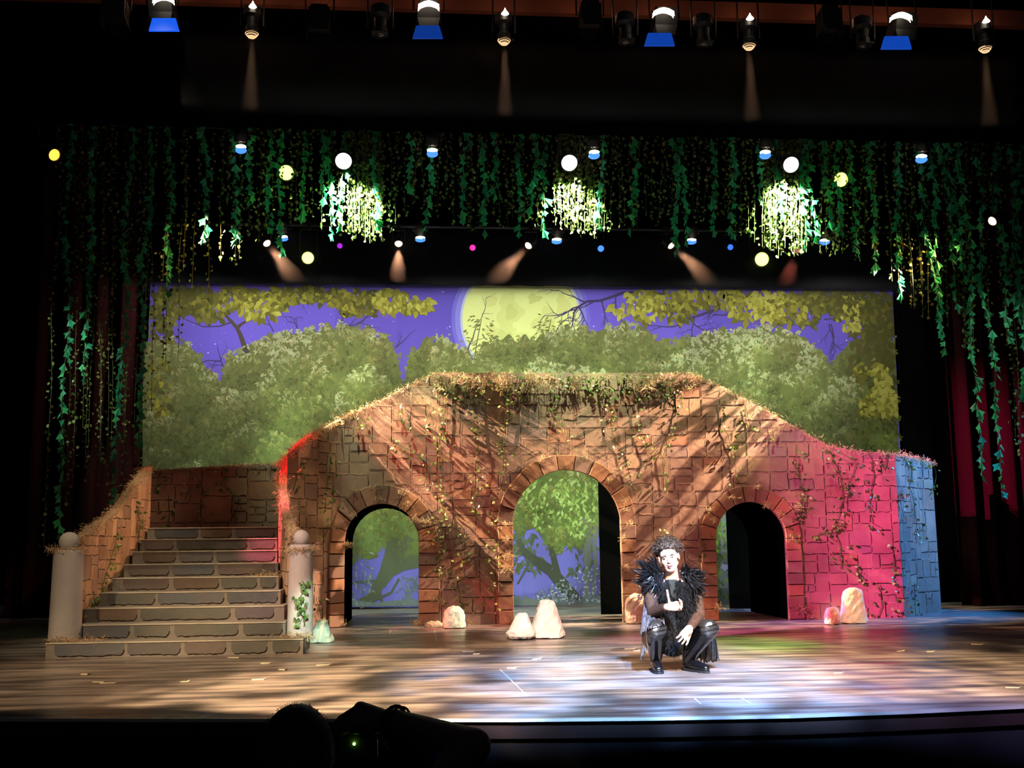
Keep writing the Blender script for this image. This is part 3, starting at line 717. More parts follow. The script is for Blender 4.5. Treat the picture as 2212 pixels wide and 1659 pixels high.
    for j in range(190):        # dark foliage, upper right corner and upper left corner
        x, y = (rg.uniform(1840, 1938), rg.uniform(632, 800)) if j % 3 else (rg.uniform(375, 450), rg.uniform(622, 672))
        if inb(x, y) and inb(x+20, y): leaf(x, y, rg.uniform(.2, 2.9), rg.uniform(14, 30), 7, C((82, 80, 44), rg.uniform(.85, 1.1)))
    # lower part, seen through the archways
    TR = C((70, 74, 62)); TR2 = C((84, 88, 78))
    twig([(775, 1305), (800, 1295), (815, 1270), (830, 1240), (842, 1200), (850, 1160)], 11, 12, 6, TR); twig([(822, 1262), (840, 1235), (868, 1218), (905, 1210)], 12, 16, 6, TR)
    twig([(842, 1222), (865, 1190), (885, 1160)], 12, 10, 6, TR)
    twig([(752, 1262), (775, 1257), (812, 1255)], 2.5, 3, 6, TR); twig([(800, 1300), (845, 1280), (862, 1250)], 2.5, 2.5, 6, TR); twig([(820, 1262), (822, 1290), (826, 1300)], 3, 3, 6, TR)
    for j in range(90):
        x, y = rg.uniform(752, 800), rg.uniform(1190, 1300); 
        if rg.random() < .75: blade(x, y, rg.uniform(.2, 1.9), rg.uniform(9, 20), 2, 6.5, C(rg.choice(((96, 104, 118), (112, 122, 126), (80, 90, 98)))))
    for j in range(60): blade(rg.uniform(860, 905), rg.uniform(1240, 1300), rg.uniform(.2, 2.9), rg.uniform(9, 20), 2, 6.5, C(rg.choice(((96, 100, 118), (80, 88, 92)))))
    xs = [302+i*30 for i in range(56)]
    for a, c in zip(xs, xs[1:]):
        c = min(c, R(1300)-1); poly([(a, B(a)-1), (c, B(c)-1), (c, 1298+4*math.sin(c)), (a, 1298+4*math.sin(a))], 6.2, C((92, 96, 104)))
    # middle arch: leaning trunk, dark undergrowth, pale blue leaves
    for a in range(1100, 1350, 10):
        poly([(a, 1306), (a+10, 1306), (a+10, 1292+5*math.sin(a)), (a, 1290+6*math.sin(a*.7))], 6.3, C((84, 90, 96)))
    for j in range(260):
        x, y = rg.uniform(1105, 1300), rg.uniform(1130, 1240)
        if (x < 1165 and y < 1230) or (x > 1230 and y < 1280): blade(x, y, rg.uniform(.4, 2.7), rg.uniform(12, 26), 3.5, 4.5, C((68, 76, 62), rg.uniform(.8, 1.15)))
    twig([(1118, 1165), (1130, 1190), (1155, 1210), (1190, 1232), (1215, 1262), (1245, 1300)], 6, 15, 5.5, C((58, 60, 56))); twig([(1188, 1175), (1196, 1205), (1205, 1245)], 5, 8, 5.5, C((58, 60, 56))); twig([(1150, 1205), (1130, 1240), (1118, 1262)], 2, 2, 5.5, C((62, 66, 60)))
    for x in (1262, 1275, 1288, 1300): twig(crooked(x, 1120, x+rg.uniform(-12, 12), 1300, 6, 4), 5, 4, 5.4, C((88, 90, 92), rg.uniform(.75, 1.1)))
    for j in range(300):
        t = rg.random(); x = 1160+t*145; y = 1300-rg.random()**1.5*(20+70*t)
        blade(x, y, rg.uniform(0, 6.28), rg.uniform(4, 9), 2, 6.6, C(rg.choice(((120, 130, 160), (92, 104, 126), (142, 150, 176), (76, 88, 96)))))
    for j in range(520):       # bright near leaves at the top of the middle arch
        x, y = rg.uniform(1110, 1300), rg.uniform(1030, 1160)
        if y < 1150-.35*abs(x-1240)+20*math.sin(x/14): blade(x, y, rg.uniform(.5, 2.6), rg.uniform(9, 17), 3, 6.8+rg.random(), C(rg.choice(((98, 116, 62), (122, 138, 80), (140, 154, 100), (80, 96, 52)))))
    for j in range(120):      # right arch sliver: grey trunk and lime leaves
        blade(rg.uniform(1545, 1600), rg.uniform(1095, 1300), rg.uniform(.5, 2.6), rg.uniform(8, 16), 3, 6.5, C(rg.choice(((72, 86, 60), (92, 130, 50), (60, 68, 62)))))
    poly([(1552, 1302), (1590, 1302), (1582, 1110), (1558, 1110)], 6.2, C((96, 100, 108)))
    poly([(1556, 1226), (1566, 1234), (1580, 1222), (1581, 1208), (1574, 1220), (1560, 1218)], 7.5, C((140, 140, 190)))
    o = b.build('painted_drop', M_PRINT)
    return tag(o, 'large cloth drop painted with a moonlit night forest', 'backdrop')
build_drop()
# ---------------------------------------------------------------- lamps on their bars
def glow(name, col, st):
    return mat(name, (.02, .02, .02), .5, .3, emit=(col, st))
G_WARM, G_WHITE = glow('warm_filament_glow', (1, .6, .35), 1.2), glow('white_glow', (.9, 1, .95), 14)
G_HOT, G_LIME = glow('hot_white_glow', (1, .82, .6), 3), glow('lime_glow', (.62, 1, .08), 1.6)
G_BLUE, G_MAG, G_PUR = glow('blue_glow', (.03, .14, 1), .35), glow('magenta_glow', (1, .02, .22), .5), glow('purple_glow', (.4, .02, .7), .25)
G_GEL, G_AMB, G_PBLUE = glow('blue_gel_glow', (.012, .08, .5), .35), glow('amber_glow', (1, .3, .02), 1.2), glow('pale_blue_glow', (.05, .2, 1), .4)
M_GLASS = mat('dark_lens', (.02, .02, .025), .1, .8)
def axisM(d):
    return Vector(d).to_track_quat('-Z', 'Y').to_matrix().to_4x4()
YA, YB, YC = 12.2, 13.75, 17.5
def lamp(kind, p, aim, label, glow_=None, r=.1, ln=.32, group=None, bar_z=None, cat='stage light'):
    """kind: 'par' can, 'profile' long lens tube, 'wash' square housing with barn doors, 'head' round moving head"""
    p = Vector(p); root = empty('stage_lamp', p, label, cat, group)
    d = (Vector(aim)-p).normalized(); M = axisM(d); T_ = Matrix.Translation
    b = MB()
    if kind == 'par':
        b.lathe([(r*.5, ln), (r*.8, ln*.92), (r*.95, ln*.6), (r, .02), (r*1.04, 0), (r*.9, 0), (r*.88, .03)], 20, 0, M)
    elif kind == 'profile':
        b.lathe([(r*.9, ln*1.9), (r*1.35, ln*1.75), (r*1.4, ln*1.2), (r*.85, ln*1.05), (r*.8, ln*.5), (r, ln*.4), (r, 0), (r*.9, 0), (r*.88, .03)], 20, 0, M)
        b.box((-r*1.1, -.01, -.012), (r*1.1, r*1.25, -.002), M=M)
    elif kind == 'wash':
        b.box((-r, -r, 0), (r, r, ln), M=M); b.box((-r*.8, -r*.8, ln), (r*.8, r*.8, ln*1.25), M=M)
        for i in range(4): b.box((-r*1.02, -r*.8+i*r*.45, ln*.3), (r*1.02, -r*.8+i*r*.45+.012, ln*.9), M=M)
    else:
        b.lathe([(r*.3, ln), (r*.9, ln*.85), (r*1.1, ln*.45), (r*1.05, .03), (r, 0), (r*.9, .01)], 24, 0, M)
    b.build('housing', M_METAL, root, smooth=False)
    if kind in ('par', 'profile', 'head') or glow_ is not None and kind != 'wash':
        b = MB(); rr = r*.86
        if kind == 'head': rr = r*.95
        pr = [(rr, .012), (rr*.8, -.012), (rr*.45, -.022), (.001, -.026)]
        b.lathe(pr, 20, 0, M); b.build('lens', glow_ or M_GLASS, root, smooth=True)
    if kind == 'wash':
        b = MB()
        for s_ in (-1, 1):       # barn doors
            b.add([M @ Vector(q) for q in ((s_*r, -r, 0), (s_*r, r, 0), (s_*r*1.25, r*.8, -r*.9), (s_*r*1.25, -r*.8, -r*.9))], [(0, 1, 2, 3)])
            b.add([M @ Vector(q) for q in ((-r, s_*r, 0), (r, s_*r, 0), (r*.8, s_*r*1.25, -r*.9), (-r*.8, s_*r*1.25, -r*.9))], [(0, 1, 2, 3)])
        o = b.build('barn_door', M_METAL, root); sd = o.modifiers.new('t', 'SOLIDIFY'); sd.thickness = .003
    # yoke and clamp reaching up to the bar
    up = (bar_z or p.z+.28)-p.z; by = next((q-p.y for q in (YA, YB, YC) if abs(q-p.y) < .3), 0); b = MB(); c0 = M @ Vector((0, 0, ln*.5))
    x = r*1.35 if kind != 'profile' else r*1.7
    b.tube([c0+Vector((-x, 0, 0)), Vector((c0.x-x, by, up-.07)), Vector((c0.x+x, by, up-.07)), c0+Vector((x, 0, 0))], .011, 6)
    b.build('yoke', M_METAL, root)
    b = MB(); b.box((c0.x-.03, by-.025, up-.08), (c0.x+.03, by+.025, up+.045)); b.tube([(c0.x+.03, by, up-.03), (c0.x+.07, by, up-.03)], .008, 6); b.build('clamp', M_METAL, root)
    return root, M, d
def pipe(p0, p1, label, r=.024):
    b = MB(); b.tube([p0, p1], r, 10); return tag(b.build('lighting_bar', M_METAL), label, 'bar')
YA, YB, YC = 12.2, 13.75, 17.5
zA = at(1106, -60, YA).z
pipe((-11, YA, zA), (12, YA, zA), 'black steel pipe carrying the top row of lamps')
zB = at(1106, 285, YB).z+.0
pipe((-11, YB, zB+.06), (12, YB, zB+.06), 'black steel pipe carrying the lamps among the hanging garlands')
zC = at(1106, 492, YC).z
pipe((-11, YC, zC), (12, YC, zC), 'black steel pipe carrying the lamps just above the painted drop')
# top row: four washes, their blue-lit barn door flaps built as glowing panels
g1 = 'wash lights with blue gel on the top bar'
for px, py, px2, py2, lab, st in ((352, -2, 355, 54, 'wash light with barn door lit bright blue, leftmost on the top bar', 3.2), (926, 11, 925, 70, 'wash light with barn door lit dim blue, second wash from left on the top bar', .9), (1434, 26, 1426, 86, 'wash light with blue gel, third wash from left on the top bar', 1.3), (1948, 36, 1938, 93, 'wash light with blue gel, rightmost wash on the top bar', 1.5)):
    p = at(px, py+28, YA); root, M, d = lamp('wash', p, p+Vector((0, .45, -1)), lab, None, .13, .16, g1, zA)
    def loc(x, y, Y=YA-.34): return at(x, y, Y)-p
    b = MB(); n = 10     # light spilling from the cooling gap: bent glowing strip
    top_ = [loc(px-22+44*i/n, py-8*math.sin(PI*i/n)-2) for i in range(n+1)]; bo = [loc(px-23+46*i/n, py+6-8*math.sin(PI*i/n)+ (3 if i in (0, n) else 0)) for i in range(n+1)]
    vs = top_+bo+[q+Vector((0, .05, 0)) for q in top_+bo]; k = n+1
    b.add(vs, [(i, i+1, k+i+1, k+i) for i in range(n)]+[(2*k+i, 2*k+i+1, 3*k+i+1, 3*k+i)[::-1] for i in range(n)]); b.build('lamp_gap', G_HOT, root)
    b = MB(); q = [loc(px2-26, py2-15), loc(px2+24, py2-15), loc(px2+32, py2+12), loc(px2-34, py2+12)]
    b.add(q+[v+Vector((0, .03, .0)) for v in q], [(0, 1, 2, 3), (4, 7, 6, 5), (0, 4, 5, 1), (2, 6, 7, 3)]); mt = glow('flap_glow', (.01, .13, 1), st*.055); 
    b.build('lit_flap', mt, root)['label'] = 'barn door flap lit blue, built as a glowing panel'
# ellipsoidals of the top row, lens glinting at the lower end, filament leak above
g2 = 'profile spotlights on the top bar'
for px, py, dx, lab in ((544, 71, -1, 'profile spotlight with warm glinting lens between the first two washes'), (1089, 86, 2, 'profile spotlight with warm glinting lens between the second and third washes'), (1618, 97, 0, 'profile spotlight with warm lens between the third and fourth washes'), (2128, 103, 6, 'profile spotlight with warm lens at the right end of the top bar')):
    p = at(px, py, YA); root, M, d = lamp('profile', p, p+Vector((dx*.01, -.02, -1)), lab, None, .075, .17, g2, zA)
    b = MB()
    for rr, z in ((.072, -.008), (.058, -.03), (.04, -.05)):
        pts = [M @ Vector((rr*math.cos(t), rr*math.sin(t), z)) for t in [2*PI*i/20 for i in range(21)]]; b.tube(pts, .006, 5, cap=False)
    b.build('lens_ring', glow('lens_glint', (1, .6, .3), .25), root)['label'] = 'glinting lens rings'
    b = MB(); c = at(px+2, py-60, YA-.14)-p; b.lathe([(.008, -.03), (.045, -.022), (.03, .0), (.014, .02), (.003, .05)], 10, 0, Matrix.Translation(c)); b.build('lamp_gap', G_HOT, root)
for px, py, kd, lab in ((690, 60, 'wash', 'unlit black lamp between the warm spotlight and the dim blue wash'), (821, 76, 'profile', 'unlit profile spotlight left of the dim blue wash'), (250, 40, 'wash', 'unlit black lamp left of the bright blue wash'), (1352, 92, 'profile', 'unlit profile spotlight just left of the third blue wash'), (1521, 96, 'profile', 'unlit profile spotlight just right of the third blue wash'), (1275, 50, 'wash', 'unlit black lamp between the second profile spotlight and the third wash'), (1792, 60, 'wash', 'unlit black lamp between the third profile spotlight and fourth wash'), (1866, 100, 'profile', 'unlit profile spotlight just left of the rightmost wash')):
    p = at(px, py, YA); lamp(kd, p, p+Vector((0, -.1, -1)), lab, M_GLASS, .085 if kd == 'profile' else .12, .2, 'unlit lamps on the top bar', zA)
# row among the garlands
g3 = 'blue-gelled lamps among the garlands'
for px, py, lab in ((520, 320, 'lamp with warm and blue glints among the left part of the garlands'), (934, 328, 'small blue-glinting lamp between the left and middle white beams'), (1284, 332, 'small blue-glinting lamp just right of the middle white lamp'), (1654, 332, 'small blue-glinting lamp just left of the right-hand white lamp'), (1992, 341, 'small blue-glinting lamp farthest right among the garlands')):
    p = at(px, py-14, YB); root, M, d = lamp('par', p, p+Vector((0, .3, -1)), lab, None, .085, .16, g3, zB)
    for nm, dy, mt, rx, hh in (('lamp_gap', 10, G_HOT, 11, 4), ('gel', 17, G_PBLUE, 12, 7)):
        b = MB(); q = [at(px+rx*math.cos(t), py-14+dy+hh*math.sin(t), YB-.12)-p for t in [2*PI*i/14 for i in range(14)]]
        b.add(q+[v+Vector((0, .04, 0)) for v in q], [tuple(range(14)), tuple(14+i for i in range(14))[::-1]]+[(i, (i+1) % 14, 14+(i+1) % 14, 14+i)[::-1] for i in range(14)]); b.build(nm, mt, root)
g4 = 'white moving heads among the garlands'
for px, py, lab in ((742, 348, 'bright white lamp over the left patch of glowing leaves'), (1230, 352, 'bright round white lamp over the middle patch of glowing leaves'), (1709, 356, 'bright white lamp over the right patch of glowing leaves')):
    p = at(px, py, YB+.05); lamp('head', p, p+Vector((0, -1, -.55)), lab, G_WHITE, .105, .2, g4, zB+.06)
for px, py, lab in ((618, 373, 'yellow-green lamp partly behind leaves at the left of the garlands'), (1817, 388, 'yellow-green lamp partly behind leaves right of the right white lamp')):
    p = at(px, py, YB+.75); lamp('head', p, p+Vector((0, -1, -.35)), lab, G_LIME, .105, .2, 'lime lamps behind the garlands', at(1106, 240, 14.05).z+.0)
# rear row above the drop
g5 = 'warm spotlights above the drop'
C_AIM = {}
for px, py, ax, lab, gm in ((577, 526, 60, 'warm spotlight at the left end above the drop', G_WARM), (861, 527, 0, 'warm spotlight above the drop left of the painted moon', G_WARM), (1141, 531, -70, 'warm spotlight above the painted moon', G_WARM), (1450, 531, 60, 'warm spotlight above the drop right of the painted moon', G_WARM), (1721, 541, -45, 'dim reddish spotlight at the right end above the drop', glow('dim_glow', (1, .35, .25), .08))):
    p = at(px, py, YC-.1); dirv = Vector((ax*.012, -.75, -1)); lamp('par', p, p+dirv, lab, gm, .07, .2, g5, zC); C_AIM[px] = (p, dirv)
g6 = 'flat blue-rimmed floods above the drop'
for px, py, lab in ((611, 513, 'blue-rimmed flood beside the left end spotlight above the drop'), (908, 515, 'blue-rimmed flood just right of the second warm spotlight'), (1203, 519, 'blue-rimmed flood between the middle warm spotlight and small white-blue lamp'), (1494, 520, 'blue-rimmed flood just right of the fourth warm spotlight'), (1782, 521, 'blue-rimmed flood at the right end above the drop')):
    p = at(px, py-10, YC); root, M, d = lamp('par', p, p+Vector((0, .5, -1)), lab, None, .085, .16, g6, zC)
    for nm, dy, mt, rx, hh in (('lamp_gap', 8, G_HOT, 10, 3), ('gel', 12, G_PBLUE, 11, 5)):
        b = MB(); q = [at(px+rx*math.cos(t), py-10+dy+hh*math.sin(t), YC-.12)-p for t in [2*PI*i/14 for i in range(14)]]
        b.add(q+[v+Vector((0, .04, 0)) for v in q], [tuple(range(14)), tuple(14+i for i in range(14))[::-1]]+[(i, (i+1) % 14, 14+(i+1) % 14, 14+i)[::-1] for i in range(14)]); b.build(nm, mt, root)
for px, py, gm, r_, lab, grp in ((665, 557, G_LIME, .1, 'big round yellow-green lamp above the left side of the drop', 'big lime lamps above the drop'), (1646, 560, G_LIME, .12, 'big round yellow-green lamp above the right side of the drop', 'big lime lamps above the drop'), (734, 531, G_PUR, .045, 'small purple lamp above the drop', 'small coloured lamps above the drop'), (1021, 535, G_MAG, .05, 'small magenta lamp above the drop left of the moon', 'small coloured lamps above the drop'), (1298, 537, G_PBLUE, .055, 'small white-blue lamp above the drop right of the moon', 'small coloured lamps above the drop'), (1578, 534, G_BLUE, .05, 'small deep blue lamp above the drop, beside the right lime lamp', 'small coloured lamps above the drop')):
    p = at(px, py, YC-.15); lamp('head', p, p+Vector((-p.x*.3, -p.y, 1-p.z)), lab, gm, r_, .2, grp, zC)
# side lamp, left
p = at(118, 335, 14.05); lamp('par', p, p+Vector((1.0, -.75, -.62)), 'orange-glowing side lamp on the far left', G_AMB, .085, .3, None, p.z+.5)
pipe((-11, p.y, p.z+.5), (p.x+.3, p.y, p.z+.5), 'short steel pipe holding the orange side lamp')
p = at(2143, 478, 13.8); lamp('par', p, p+Vector((-1.0, -.3, -.62)), 'warm side lamp behind the garlands on the far right', G_WARM, .07, .3, None, p.z+.6)
pipe((p.x-.3, p.y, p.z+.6), (12, p.y, p.z+.6), 'short steel pipe holding the warm right-hand side lamp')

# the beams of these lamps, and the thin stage haze they show up in
for px, (p, dv_) in C_AIM.items():
    spot(p+dv_.normalized()*.09, p+dv_*3, (1, .5, .28) if px != 1721 else (1, .25, .18), 450 if px != 1721 else 120, 26, .35, .03)
for px, py in ((545, 73), (1090, 88), (1618, 99), (2126, 105)):
    p = at(px, py+6, YA); spot(p, p+Vector((0, 0, -3)), (1, .55, .3), 40, 14, .5, .03)
for px, py in ((352, 0), (926, 12), (1434, 26), (1948, 38), (544, 10), (1089, 24), (1618, 36), (2128, 44), (700, 12), (1260, 26), (1790, 38)):
    L = bpy.data.lights.new('beam_fill', 'POINT'); L.color = (1, .5, .3); L.energy = .3; L.shadow_soft_size = .02
    o = bpy.data.objects.new('beam_fill', L); COL.objects.link(o); o.location = at(px, py-4, 12.55)  # warm points added to light the timber beam, some beside unlit lamps
def haze(name, a, c, dens, label):
    M = bpy.data.materials.new(name); M.use_nodes = True; nt = M.node_tree; nt.nodes.remove(nt.nodes['Principled BSDF'])
    v = nt.nodes.new('ShaderNodeVolumeScatter'); v.inputs['Density'].default_value = dens; v.inputs['Anisotropy'].default_value = .2
    nt.links.new(v.outputs[0], nt.nodes['Material Output'].inputs['Volume'])
    b = MB(); b.box(a, c); tag(b.build(name, M), label, 'haze', None, 'stuff')
q0, q1 = at(300, 500, 17.2), at(2040, 625, 17.2)
haze('stage_haze', (q0.x, 17.0, q1.z), (q1.x, 18.2, zC-.06), 0.03, 'thin stage haze showing the lamp beams just above the drop')
q0, q1 = at(400, 60, 12.2), at(2200, 270, 12.2)
haze('stage_haze', (q0.x, 12.05, q1.z), (q1.x, 12.4, q0.z-.1), .08, 'faint haze under the top row of lamps')
# ---------------------------------------------------------------- garlands, ivy and moss
SMALL = [(.08, .13, .02), (.12, .18, .03), (.24, .27, .09), (.05, .09, .015), (.15, .13, .04)]
BIG = [(.02, .28, .13), (.03, .36, .18), (.015, .2, .09), (.05, .42, .16)]
def add_leaf(b, p, ang, s, tilt, yaw, big, col, mi=0):
    """leaf hanging from p; ang = lean in the hanging plane, yaw = turn about the vertical"""
    R = Matrix.Rotation(yaw, 3, 'Z') @ Matrix.Rotation(tilt, 3, 'X') @ Matrix.Rotation(ang, 3, 'Y')
    if big: o = [(0, 0, 0), (.42, .03, -.62), (.16, 0, -.7), (0, -.1, -1.05), (-.16, 0, -.7), (-.42, .03, -.62), (0, -.1, -.5)]; f = [(0, 6, 2, 1), (6, 3, 2), (0, 5, 4, 6), (6, 4, 3)]
    else: o = [(0, 0, 0), (.38, .06, -.15), (.42, .08, -.5), (0, -.04, -1), (-.42, .08, -.5), (-.38, .06, -.15)]; f = [(0, 3, 2, 1), (0, 5, 4, 3)]
    b.add([p+R @ (Vector(q)*s) for q in o], f, mi, col)
def garland(top, bot, big, seed, label, group, dens=1.0, sway=.05, name=None):
    rg = random.Random(seed); b = MB(); top = Vector(top); bot = Vector(bot); L_ = (bot-top).length
    n = max(4, int(L_/.12)); ph = rg.uniform(0, 6); pts = []
    for i in range(n+1):
        t = i/n; q = top+(bot-top)*t; a = sway*math.sin(PI*min(1, t*1.3))
        pts.append(q+Vector((a*math.sin(ph+t*L_*2.3), a*.8*math.cos(ph*1.7+t*L_*1.9), 0)))
    b.tube(pts, .004, 4, 1)
    step = (.085 if big else .052)/dens; z = 0
    while z < L_:
        t = z/L_; i = min(n-1, int(t*n)); q = pts[i]+(pts[i+1]-pts[i])*(t*n-i)
        if big:
            sd = rg.choice((-1, 1)); s = rg.uniform(.1, .16); c = rg.choice(BIG)
            add_leaf(b, q+Vector((sd*rg.uniform(0, .03), rg.uniform(-.02, .02), .02)), sd*rg.uniform(-.15, .75), s, rg.uniform(-.5, .5), rg.uniform(-1.1, 1.1), True, c)
        else:
            s = rg.uniform(.035, .06); c = rg.choice(SMALL); a = rg.uniform(0, 2*PI); r_ = rg.uniform(.01, .075)
            e = q+Vector((r_*math.cos(a), r_*math.sin(a), rg.uniform(-.01, .03)))
            add_leaf(b, e, math.cos(a)*rg.uniform(.2, 1.3), s, rg.uniform(-.9, .9), rg.uniform(-1.4, 1.4), False, c)
        z += step*rg.uniform(.7, 1.3)
    o = b.build(name or ('fabric_leaf_garland' if big else 'ivy_garland'), [M_BIGLEAF if big else M_LEAF, M_STEM], loc=tuple(top))
    return tag(o, label, 'garland', group)
ORD = ['first', 'second', 'third', 'fourth', 'fifth', 'sixth', 'seventh', 'eighth', 'ninth', 'tenth', 'eleventh', 'twelfth', 'thirteenth', 'fourteenth', 'fifteenth', 'sixteenth', 'seventeenth', 'eighteenth', 'nineteenth', 'twentieth']
# large jagged leaves: (top x, top y, end x, end y)
def batten(x0, x1, y0, y1, z, lab):
    b = MB()
    for y in (y0, y1): b.box((x0, y-.02, z), (x1, y+.02, z+.04))
    n = int((x1-x0)/.12)
    for i in range(n+1): b.box((x0+(x1-x0)*i/n-.01, y0, z+.005), (x0+(x1-x0)*i/n+.01, y1, z+.03))
    tag(b.build('garland_batten', M_METAL), lab, 'batten')
batten(at(380, 282, 14.05).x, 12, 13.8, 14.62, at(1106, 240, 14.05).z-.01, 'black batten carrying the middle and right-hand garlands')
batten(-11, at(500, 282, 15.4).x, 15.1, 15.8, at(300, 250, 15.4).z-.01, 'black batten carrying the left-hand garlands')
def hang(px, Y):       # point on the batten above that garland
    p = at(px, 245, Y); p.z = (at(1106, 240, 14.05).z if Y < 15 else at(300, 250, 15.4).z)+.005; return p
BG = [(155, 285, 128, 1165), (207, 285, 180, 822), (286, 290, 244, 1098), (326, 290, 300, 960), (365, 285, 362, 640), (437, 290, 443, 528), (504, 290, 512, 520), (537, 300, 540, 440),
      (578, 300, 582, 500), (606, 300, 608, 562), (655, 300, 650, 470), (698, 290, 697, 432), (720, 300, 716, 515), (742, 300, 731, 498), (803, 300, 815, 490), (887, 290, 886, 410), (930, 300, 922, 497), (1004, 290, 1000, 474),
      (1044, 290, 1046, 505), (1070, 285, 1068, 418), (1130, 290, 1123, 512), (1152, 300, 1150, 452), (1189, 300, 1172, 512), (1297, 300, 1294, 492), (1370, 290, 1364, 500), (1452, 300, 1462, 545), (1477, 290, 1484, 525), (1535, 290, 1541, 512), (1578, 290, 1583, 508),
      (1651, 300, 1642, 445), (1682, 310, 1688, 475), (1732, 330, 1742, 530), (1752, 300, 1762, 512), (1783, 310, 1795, 480), (1812, 330, 1816, 502), (1840, 350, 1850, 558), (1882, 330, 1890, 585), (1930, 330, 1942, 637), (1968, 310, 2042, 758), (2002, 310, 2036, 735), (2024, 320, 2070, 680),
      (2046, 310, 2085, 610), (2068, 320, 2123, 1035), (2100, 320, 2168, 1072), (2150, 300, 2178, 745), (2172, 300, 2202, 700), (2196, 300, 2215, 860)]
def zone(px):
    for lim, nm in ((235, 'in front of the far left red curtain'), (330, 'beside the left edge of the painted drop'), (470, 'over the left corner of the painted drop'), (560, 'near the leftmost blue-glinting garland lamp'), (690, 'around the left yellow-green lamp'), (840, 'in the left bright patch'), (990, 'around the second blue-glinting lamp'), (1160, 'between the left and middle bright patches'), (1310, 'in the middle bright patch'), (1500, 'between the middle and right bright patches'), (1640, 'left of the right bright patch'), (1780, 'in the right bright patch'), (1880, 'around the right yellow-green lamp'), (1990, 'right of the drop, below the last blue lamp'), (2110, 'in front of the right black curtain'), (9999, 'at the far right edge of the stage')):
        if px < lim: return nm
def ydep(px): return 14.25 if px < 470 else 14.05
rgv = random.Random(5); cnt = {}
for i, (x0, y0, x1, y1) in enumerate(BG):
    Y = (15.35 if x0 < 400 else 14.0)+rgv.uniform(-.08, .08)
    z_ = zone(x0); cnt[z_] = cnt.get(z_, 0)+1
    ln = 'short' if y1 < 480 else 'long' if y1 > 700 else 'mid-length'
    lab = '%s green large-leaf garland, %s from left %s' % (ln, ORD[cnt[z_]-1], z_)
    tp = hang(x0, Y); garland(tp, at(x1, y1, Y), True, 100+i, lab, 'hanging large-leaf garlands')
# small variegated ivy strands
def endy(px, r):
    pts = [(90, 1150), (150, 1130), (215, 1050), (240, 1090), (320, 1090), (345, 820), (395, 905), (405, 600), (450, 700), (490, 600), (530, 555), (600, 500), (640, 480), (700, 510), (830, 520), (900, 470), (1000, 500), (1140, 500), (1200, 490), (1290, 510), (1400, 490), (1560, 480), (1610, 540), (1700, 545), (1790, 555), (1860, 560), (1910, 620), (1980, 720), (2020, 730), (2040, 750), (2100, 800), (2150, 760), (2170, 1000), (2195, 1180), (2250, 1180)]
    for (a, ya), (c, yc) in zip(pts, pts[1:]):
        if px <= c: y = ya+(yc-ya)*(px-a)/(c-a); break
    return y-abs(r.gauss(0, 22 if y < 580 else 60))
cnt = {}; x = 168; k = 0; SM = [(133, 283, 95, 1180, 15.3)]
while x < 2240:
    if any(abs(x-q) < 46 for q in (775, 1240, 1695)) and len(SM) % 2: SM.append((x+3, 283, x+4, endy(x, rgv)+10, 14.2))
    SM.append((x, 283, x+(0 if 470 < x < 1900 else (x-1106)*.018*rgv.uniform(.4, 1.6))+rgv.uniform(-5, 5), endy(x, rgv), None)); x += rgv.uniform(9, 20)*(.45 if any(abs(x-q) < 46 for q in (775, 1240, 1695)) else 1) if not 330 < x < 480 else rgv.uniform(12, 30)
for i, (x0, y0, x1, y1, yy) in enumerate(SM):
    Y = yy or ((15.5 if x0 < 470 else 14.15)+rgv.uniform(-.14, .16))
    z_ = zone(x0); cnt[z_] = cnt.get(z_, 0)+1
    n_ = cnt[z_]; ln = 'short' if y1 < 470 else 'long' if y1 > 700 else 'mid-length'
    lab = '%s small-leaf ivy strand, %s from left %s' % (ln, ORD[min(n_, 20)-1], z_)
    garland(hang(x0, Y), at(x1, y1, Y), False, 500+i, lab, 'hanging small-leaf ivy strands', 1.15 if y1 < 600 else .8, .04)

# ivy trailing over the wall: strand from (x, y) to (x, y) in the photo, lying on the wall face
def wall_ivy(P, ptf, pts, seed, label, dens=1.0, spread=.05, s0=.03, s1=.055, grp='ivy trails on the arched wall', flip=1):
    S = planlen(P); rg = random.Random(seed); b = MB(); w_ = []
    for x, y in pts:
        h = hit(P, S, x, y); w_.append((h[0], h[1]))
    path = []
    for (a, c), (e, d) in zip(w_, w_[1:]):
        k = max(1, int(math.hypot(e-a, d-c)/.06))
        for i in range(k): path.append((a+(e-a)*i/k+rg.uniform(-.012, .012), c+(d-c)*i/k))
    path.append(w_[-1])
    b.tube([ptf(s_, z, .02) for s_, z in path], .004, 4, 1)
    for (s_, z) in path:
        for j in range(rg.randint(1, 3) if rg.random() < dens else 0):
            e = ptf(s_+rg.gauss(0, spread), z+rg.uniform(-.04, .04), rg.uniform(.02, .075))
            add_leaf(b, e, rg.uniform(-1.4, 1.4), rg.uniform(s0, s1), rg.uniform(-1.0, .3), rg.uniform(-1, 1), False, rg.choice(SMALL))
    o = b.build('ivy_trail', [M_LEAF, M_STEM], loc=tuple(ptf(w_[0][0], w_[0][1], .02))); return tag(o, label, 'ivy', grp)
